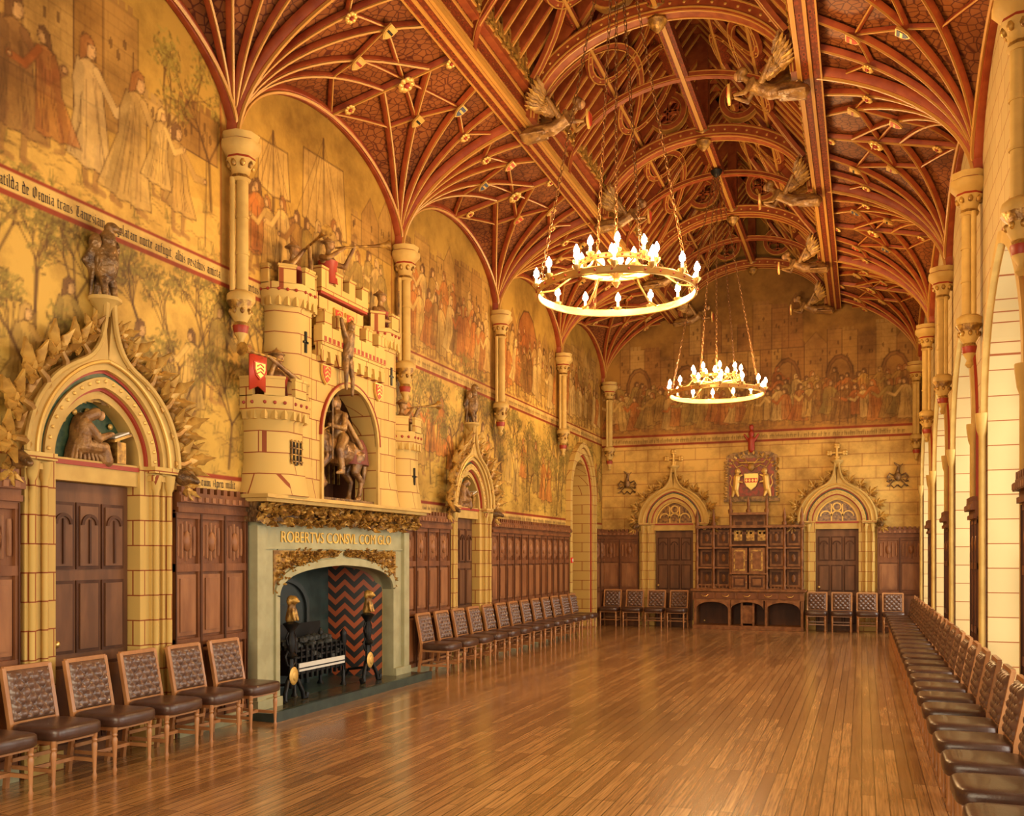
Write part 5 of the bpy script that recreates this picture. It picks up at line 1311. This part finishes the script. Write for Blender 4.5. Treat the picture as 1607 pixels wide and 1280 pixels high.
# ------------------------------------------------------------------ chairs
def chair():
    r = empty('dining_chair', (0, 0, 0), 0, 'wooden dining chair with buttoned brown leather back and seat', 'chair', 'leather chairs lining the hall')
    mb = MB(); mb.ell((0, -.015, .45), (.25, .26, .062), n=24, e=.38); mb.obj('seat', [leather], r)
    mb = MB()
    for x in (-.21, .21): mb.box(x - .012, x + .012, -.20, .22, .37, .41)
    mb.box(-.21, .21, -.20, -.18, .37, .41); mb.box(-.21, .21, .2, .225, .37, .41); mb.obj('apron', [wood_c], r)
    mb = MB()
    for x in (-.21, .21): mb.beam((x, -.19, .17), (x, .22, .17), .022, .03)
    mb.beam((-.21, .03, .17), (.21, .03, .17), .022, .03); mb.beam((-.21, .23, .22), (.21, .23, .22), .022, .03); mb.obj('stretcher', [wood_c], r)
    prof = [(.013, 0), (.017, .03), (.020, .05), (.013, .07), (.015, .12), (.021, .26), (.024, .30), (.015, .32), (.024, .335), (.018, .35), (.023, .36), (.023, .40)]
    for x in (-.205, .205):
        mb = MB(); mb.lathe(prof, (x, -.19), 12); mb.obj('leg', [wood_c], r)
    def bp(z): return .225 + (0 if z < .45 else (z - .45) * .2) + (.06 * (1 - z / .45) if z < .45 else 0)
    for x in (-.22, .22):
        mb = MB()
        zs = [0, .2, .42, .5, .7, .93]
        for a, b in zip(zs[:-1], zs[1:]): mb.beam((x, bp(a), a), (x, bp(b), b + .004), .036, .036, (0, 1, 0))
        mb.obj('leg', [wood_c], r)
    mb = MB(); nx, nz = 36, 36; vs = []
    for j in range(nz + 1):
        z = .52 + .39 * j / nz
        for i in range(nx + 1):
            x = -.2 + .4 * i / nx; ed = min(i, nx - i, j, nz - j) / 3.0; ed = min(1, ed)
            p = .105; a = pi * (x + (z - .52) * .95) / p; b = pi * (x - (z - .52) * .95) / p
            h = .012 + .036 * (abs(math.sin(a)) * abs(math.sin(b))) ** .45
            vs.append((x, bp(z) - .012 - h * math.sqrt(ed), z))
    fs = [(j * (nx + 1) + i, j * (nx + 1) + i + 1, (j + 1) * (nx + 1) + i + 1, (j + 1) * (nx + 1) + i) for j in range(nz) for i in range(nx)]
    mb.add(vs, fs, 0, True)
    b0 = [(-.2, bp(.52) + .0, .52), (.2, bp(.52), .52), (.2, bp(.91), .91), (-.2, bp(.91), .91)]; b1 = [(x, y + .018, z) for x, y, z in b0]
    mb.add(b0 + b1, [(4, 7, 6, 5), (0, 4, 5, 1), (1, 5, 6, 2), (2, 6, 7, 3), (3, 7, 4, 0)], 0)
    mb.beam((-.22, bp(.925), .93), (.22, bp(.925), .93), .035, .035, (0, 0, 1), 1); mb.beam((-.22, bp(.5), .5), (.22, bp(.5), .5), .03, .035, (0, 0, 1), 1)
    mb.obj('backrest', [leather2, wood_c], r)
    return r
ch = chair(); pos = []
for k in range(-1, 5): pos.append((XL + .50, 5.68 + .62 * k, LROT))
for k in range(13): pos.append((XL + .50, 12.95 + .655 * k, LROT))
for x in (-6.12, -5.52, -4.95, -4.38, -1.02, -.45, .12, .69): pos.append((x, YE - .62, 0))
for k in range(25): pos.append((XR - .58, 4.6 + .735 * k, RROT))
for i, (x, y, rz) in enumerate(pos):
    c = ch if i == 0 else dup(ch); c.location = (x, y, 0); c.rotation_euler = (0, 0, rz + random.uniform(-.02, .02))

# ------------------------------------------------------------------ chandeliers
def chandelier(y, zr, top):
    r = empty('chandelier', (CX, y, zr), 0, 'large gilded iron ring chandelier with candle lamps hung on chains', 'chandelier', 'ring chandeliers')
    def hoop(R, z, h, t=.010, nm='ring'):
        mb = MB(); n = 64; vs = []
        for k in range(n):
            a = 2 * pi * k / n
            for rr, zz_ in ((R - t, z), (R + t, z), (R + t, z + h), (R - t, z + h)): vs.append((rr * math.cos(a), rr * math.sin(a), zz_))
        fs = []
        for k in range(n):
            p = 4 * k; q_ = 4 * ((k + 1) % n)
            for e in range(4): fs.append((p + e, q_ + e, q_ + (e + 1) % 4, p + (e + 1) % 4))
        mb.add(vs, fs, 0, False)
        for zz_ in (z, z + h): mb.tube([((R + .004) * math.cos(2 * pi * k / n), (R + .004) * math.sin(2 * pi * k / n), zz_) for k in range(n)], .010, 6, 0, True)
        for k in range(32):
            a = 2 * pi * k / 32; mb.ell(((R + t + .004) * math.cos(a), (R + t + .004) * math.sin(a), z + h / 2), .014, n=6, mi=1)
        mb.obj(nm, [brass, red], r)
    hoop(.88, 0.01, .07); hoop(.44, .31, .045)
    mb = MB()
    for k in range(6):
        a = 2 * pi * k / 6 + .2; mb.tube([(.88 * math.cos(a), .88 * math.sin(a), .08), (.7 * math.cos(a), .7 * math.sin(a), .10), (.5 * math.cos(a), .5 * math.sin(a), .24), (.44 * math.cos(a), .44 * math.sin(a), .32)], .012, 6)
        mb.tube([(.44 * math.cos(a), .44 * math.sin(a), .32), (.2 * math.cos(a), .2 * math.sin(a), .26), (0, 0, .24)], .012, 6)
    mb.lathe([(.01, .1), (.05, .16), (.03, .2), (.08, .26), (.05, .32), (.02, .36), (.012, .55), (.02, .58), (.008, .62)], n=10)
    mb.obj('scroll_arms', [brass], r)
    n1, n2 = 14, 9
    P = [(.90, .10, 2 * pi * k / n1) for k in range(n1)] + [(.45, .38, 2 * pi * k / n2 + .1) for k in range(n2)] + [(.2, .34, 2 * pi * k / 4) for k in range(4)]
    for i, (R, z, a) in enumerate(P):
        x, yy = R * math.cos(a), R * math.sin(a)
        mb = MB(); mb.lathe([(.01, z - .04), (.045, z), (.05, z + .015), (.018, z + .02), (.016, z + .08)], (x, yy), 8, 1, True, 0, [0, 0, 0, 1]); o = mb.obj('candle', [brass, candle_m], r)
        mb = MB(); mb.lathe([(.008, z + .08), (.034, z + .115), (.030, z + .15), (.003, z + .20)], (x, yy), 8); mb.obj('bulb', [bulb_m], o)
        if i % 2 == 0:
            ld = bpy.data.lights.new('lamp_glow', 'POINT'); ld.energy = 29; ld.color = (1, .60, .24); ld.shadow_soft_size = .03
            lo = bpy.data.objects.new('lamp_glow', ld); COL.objects.link(lo); lo.parent = r; lo.location = (x * 1.02, yy * 1.02, z + .25)
    hz = top - zr
    def chain(p, q_, nm='chain'):
        mb = MB(); p = Vector(p); q_ = Vector(q_); Ln = (q_ - p).length; n = int(Ln / .068); t = (q_ - p).normalized(); u = t.orthogonal().normalized(); w = t.cross(u)
        for i in range(n):
            c = p + t * (Ln * (i + .5) / n); s1 = u if i % 2 else w
            pts = [c + t * .043 * math.cos(2 * pi * k / 8) + s1 * .018 * math.sin(2 * pi * k / 8) for k in range(8)]
            mb.tube(pts, .0055, 4, 0, True)
        mb.obj(nm, [chain_m], r)
    for k in range(4):
        a = 2 * pi * k / 4 + .55; chain((.88 * math.cos(a), .88 * math.sin(a), .08), (.05 * math.cos(a), .05 * math.sin(a), hz - .1))
    chain((0, 0, .62), (0, 0, hz - .1))
    mb = MB(); mb.lathe([(.03, hz - .16), (.09, hz - .1), (.12, hz - .04), (.06, hz)], n=10); mb.obj('ceiling_hub', [black], r)
    return r
chandelier(10.2, 4.72, 9.14); chandelier(17.9, 4.84, 9.14)

# ------------------------------------------------------------------ lights / world / camera
def area(loc, rot, sx, sy, e, col):
    ld = bpy.data.lights.new('rear_fill', 'AREA'); ld.shape = 'RECTANGLE'; ld.size = sx; ld.size_y = sy; ld.energy = e; ld.color = col
    lo = bpy.data.objects.new('rear_fill', ld); COL.objects.link(lo); lo.location = loc; lo.rotation_euler = rot
area((CX, YN + .25, 3.0), (pi / 2 - .05, 0, 0), 6, 4, 560, (1, .84, .58))  # warm fill added behind the camera to brighten the hall; no window there
w = bpy.data.worlds.new('sky'); S.world = w; w.use_nodes = True
w.node_tree.nodes['Background'].inputs[0].default_value = (1, .97, .9, 1); w.node_tree.nodes['Background'].inputs[1].default_value = 1.2
cam = bpy.data.cameras.new('camera'); co = bpy.data.objects.new('camera', cam); COL.objects.link(co)
co.location = (0, 0, 1.82); co.rotation_euler = (pi / 2, 0, math.radians(20.54)); cam.sensor_width = 36; cam.lens = 36 * 1465 / 1607; cam.shift_y = 232 / 1607
cam.clip_start = .05
S.camera = co
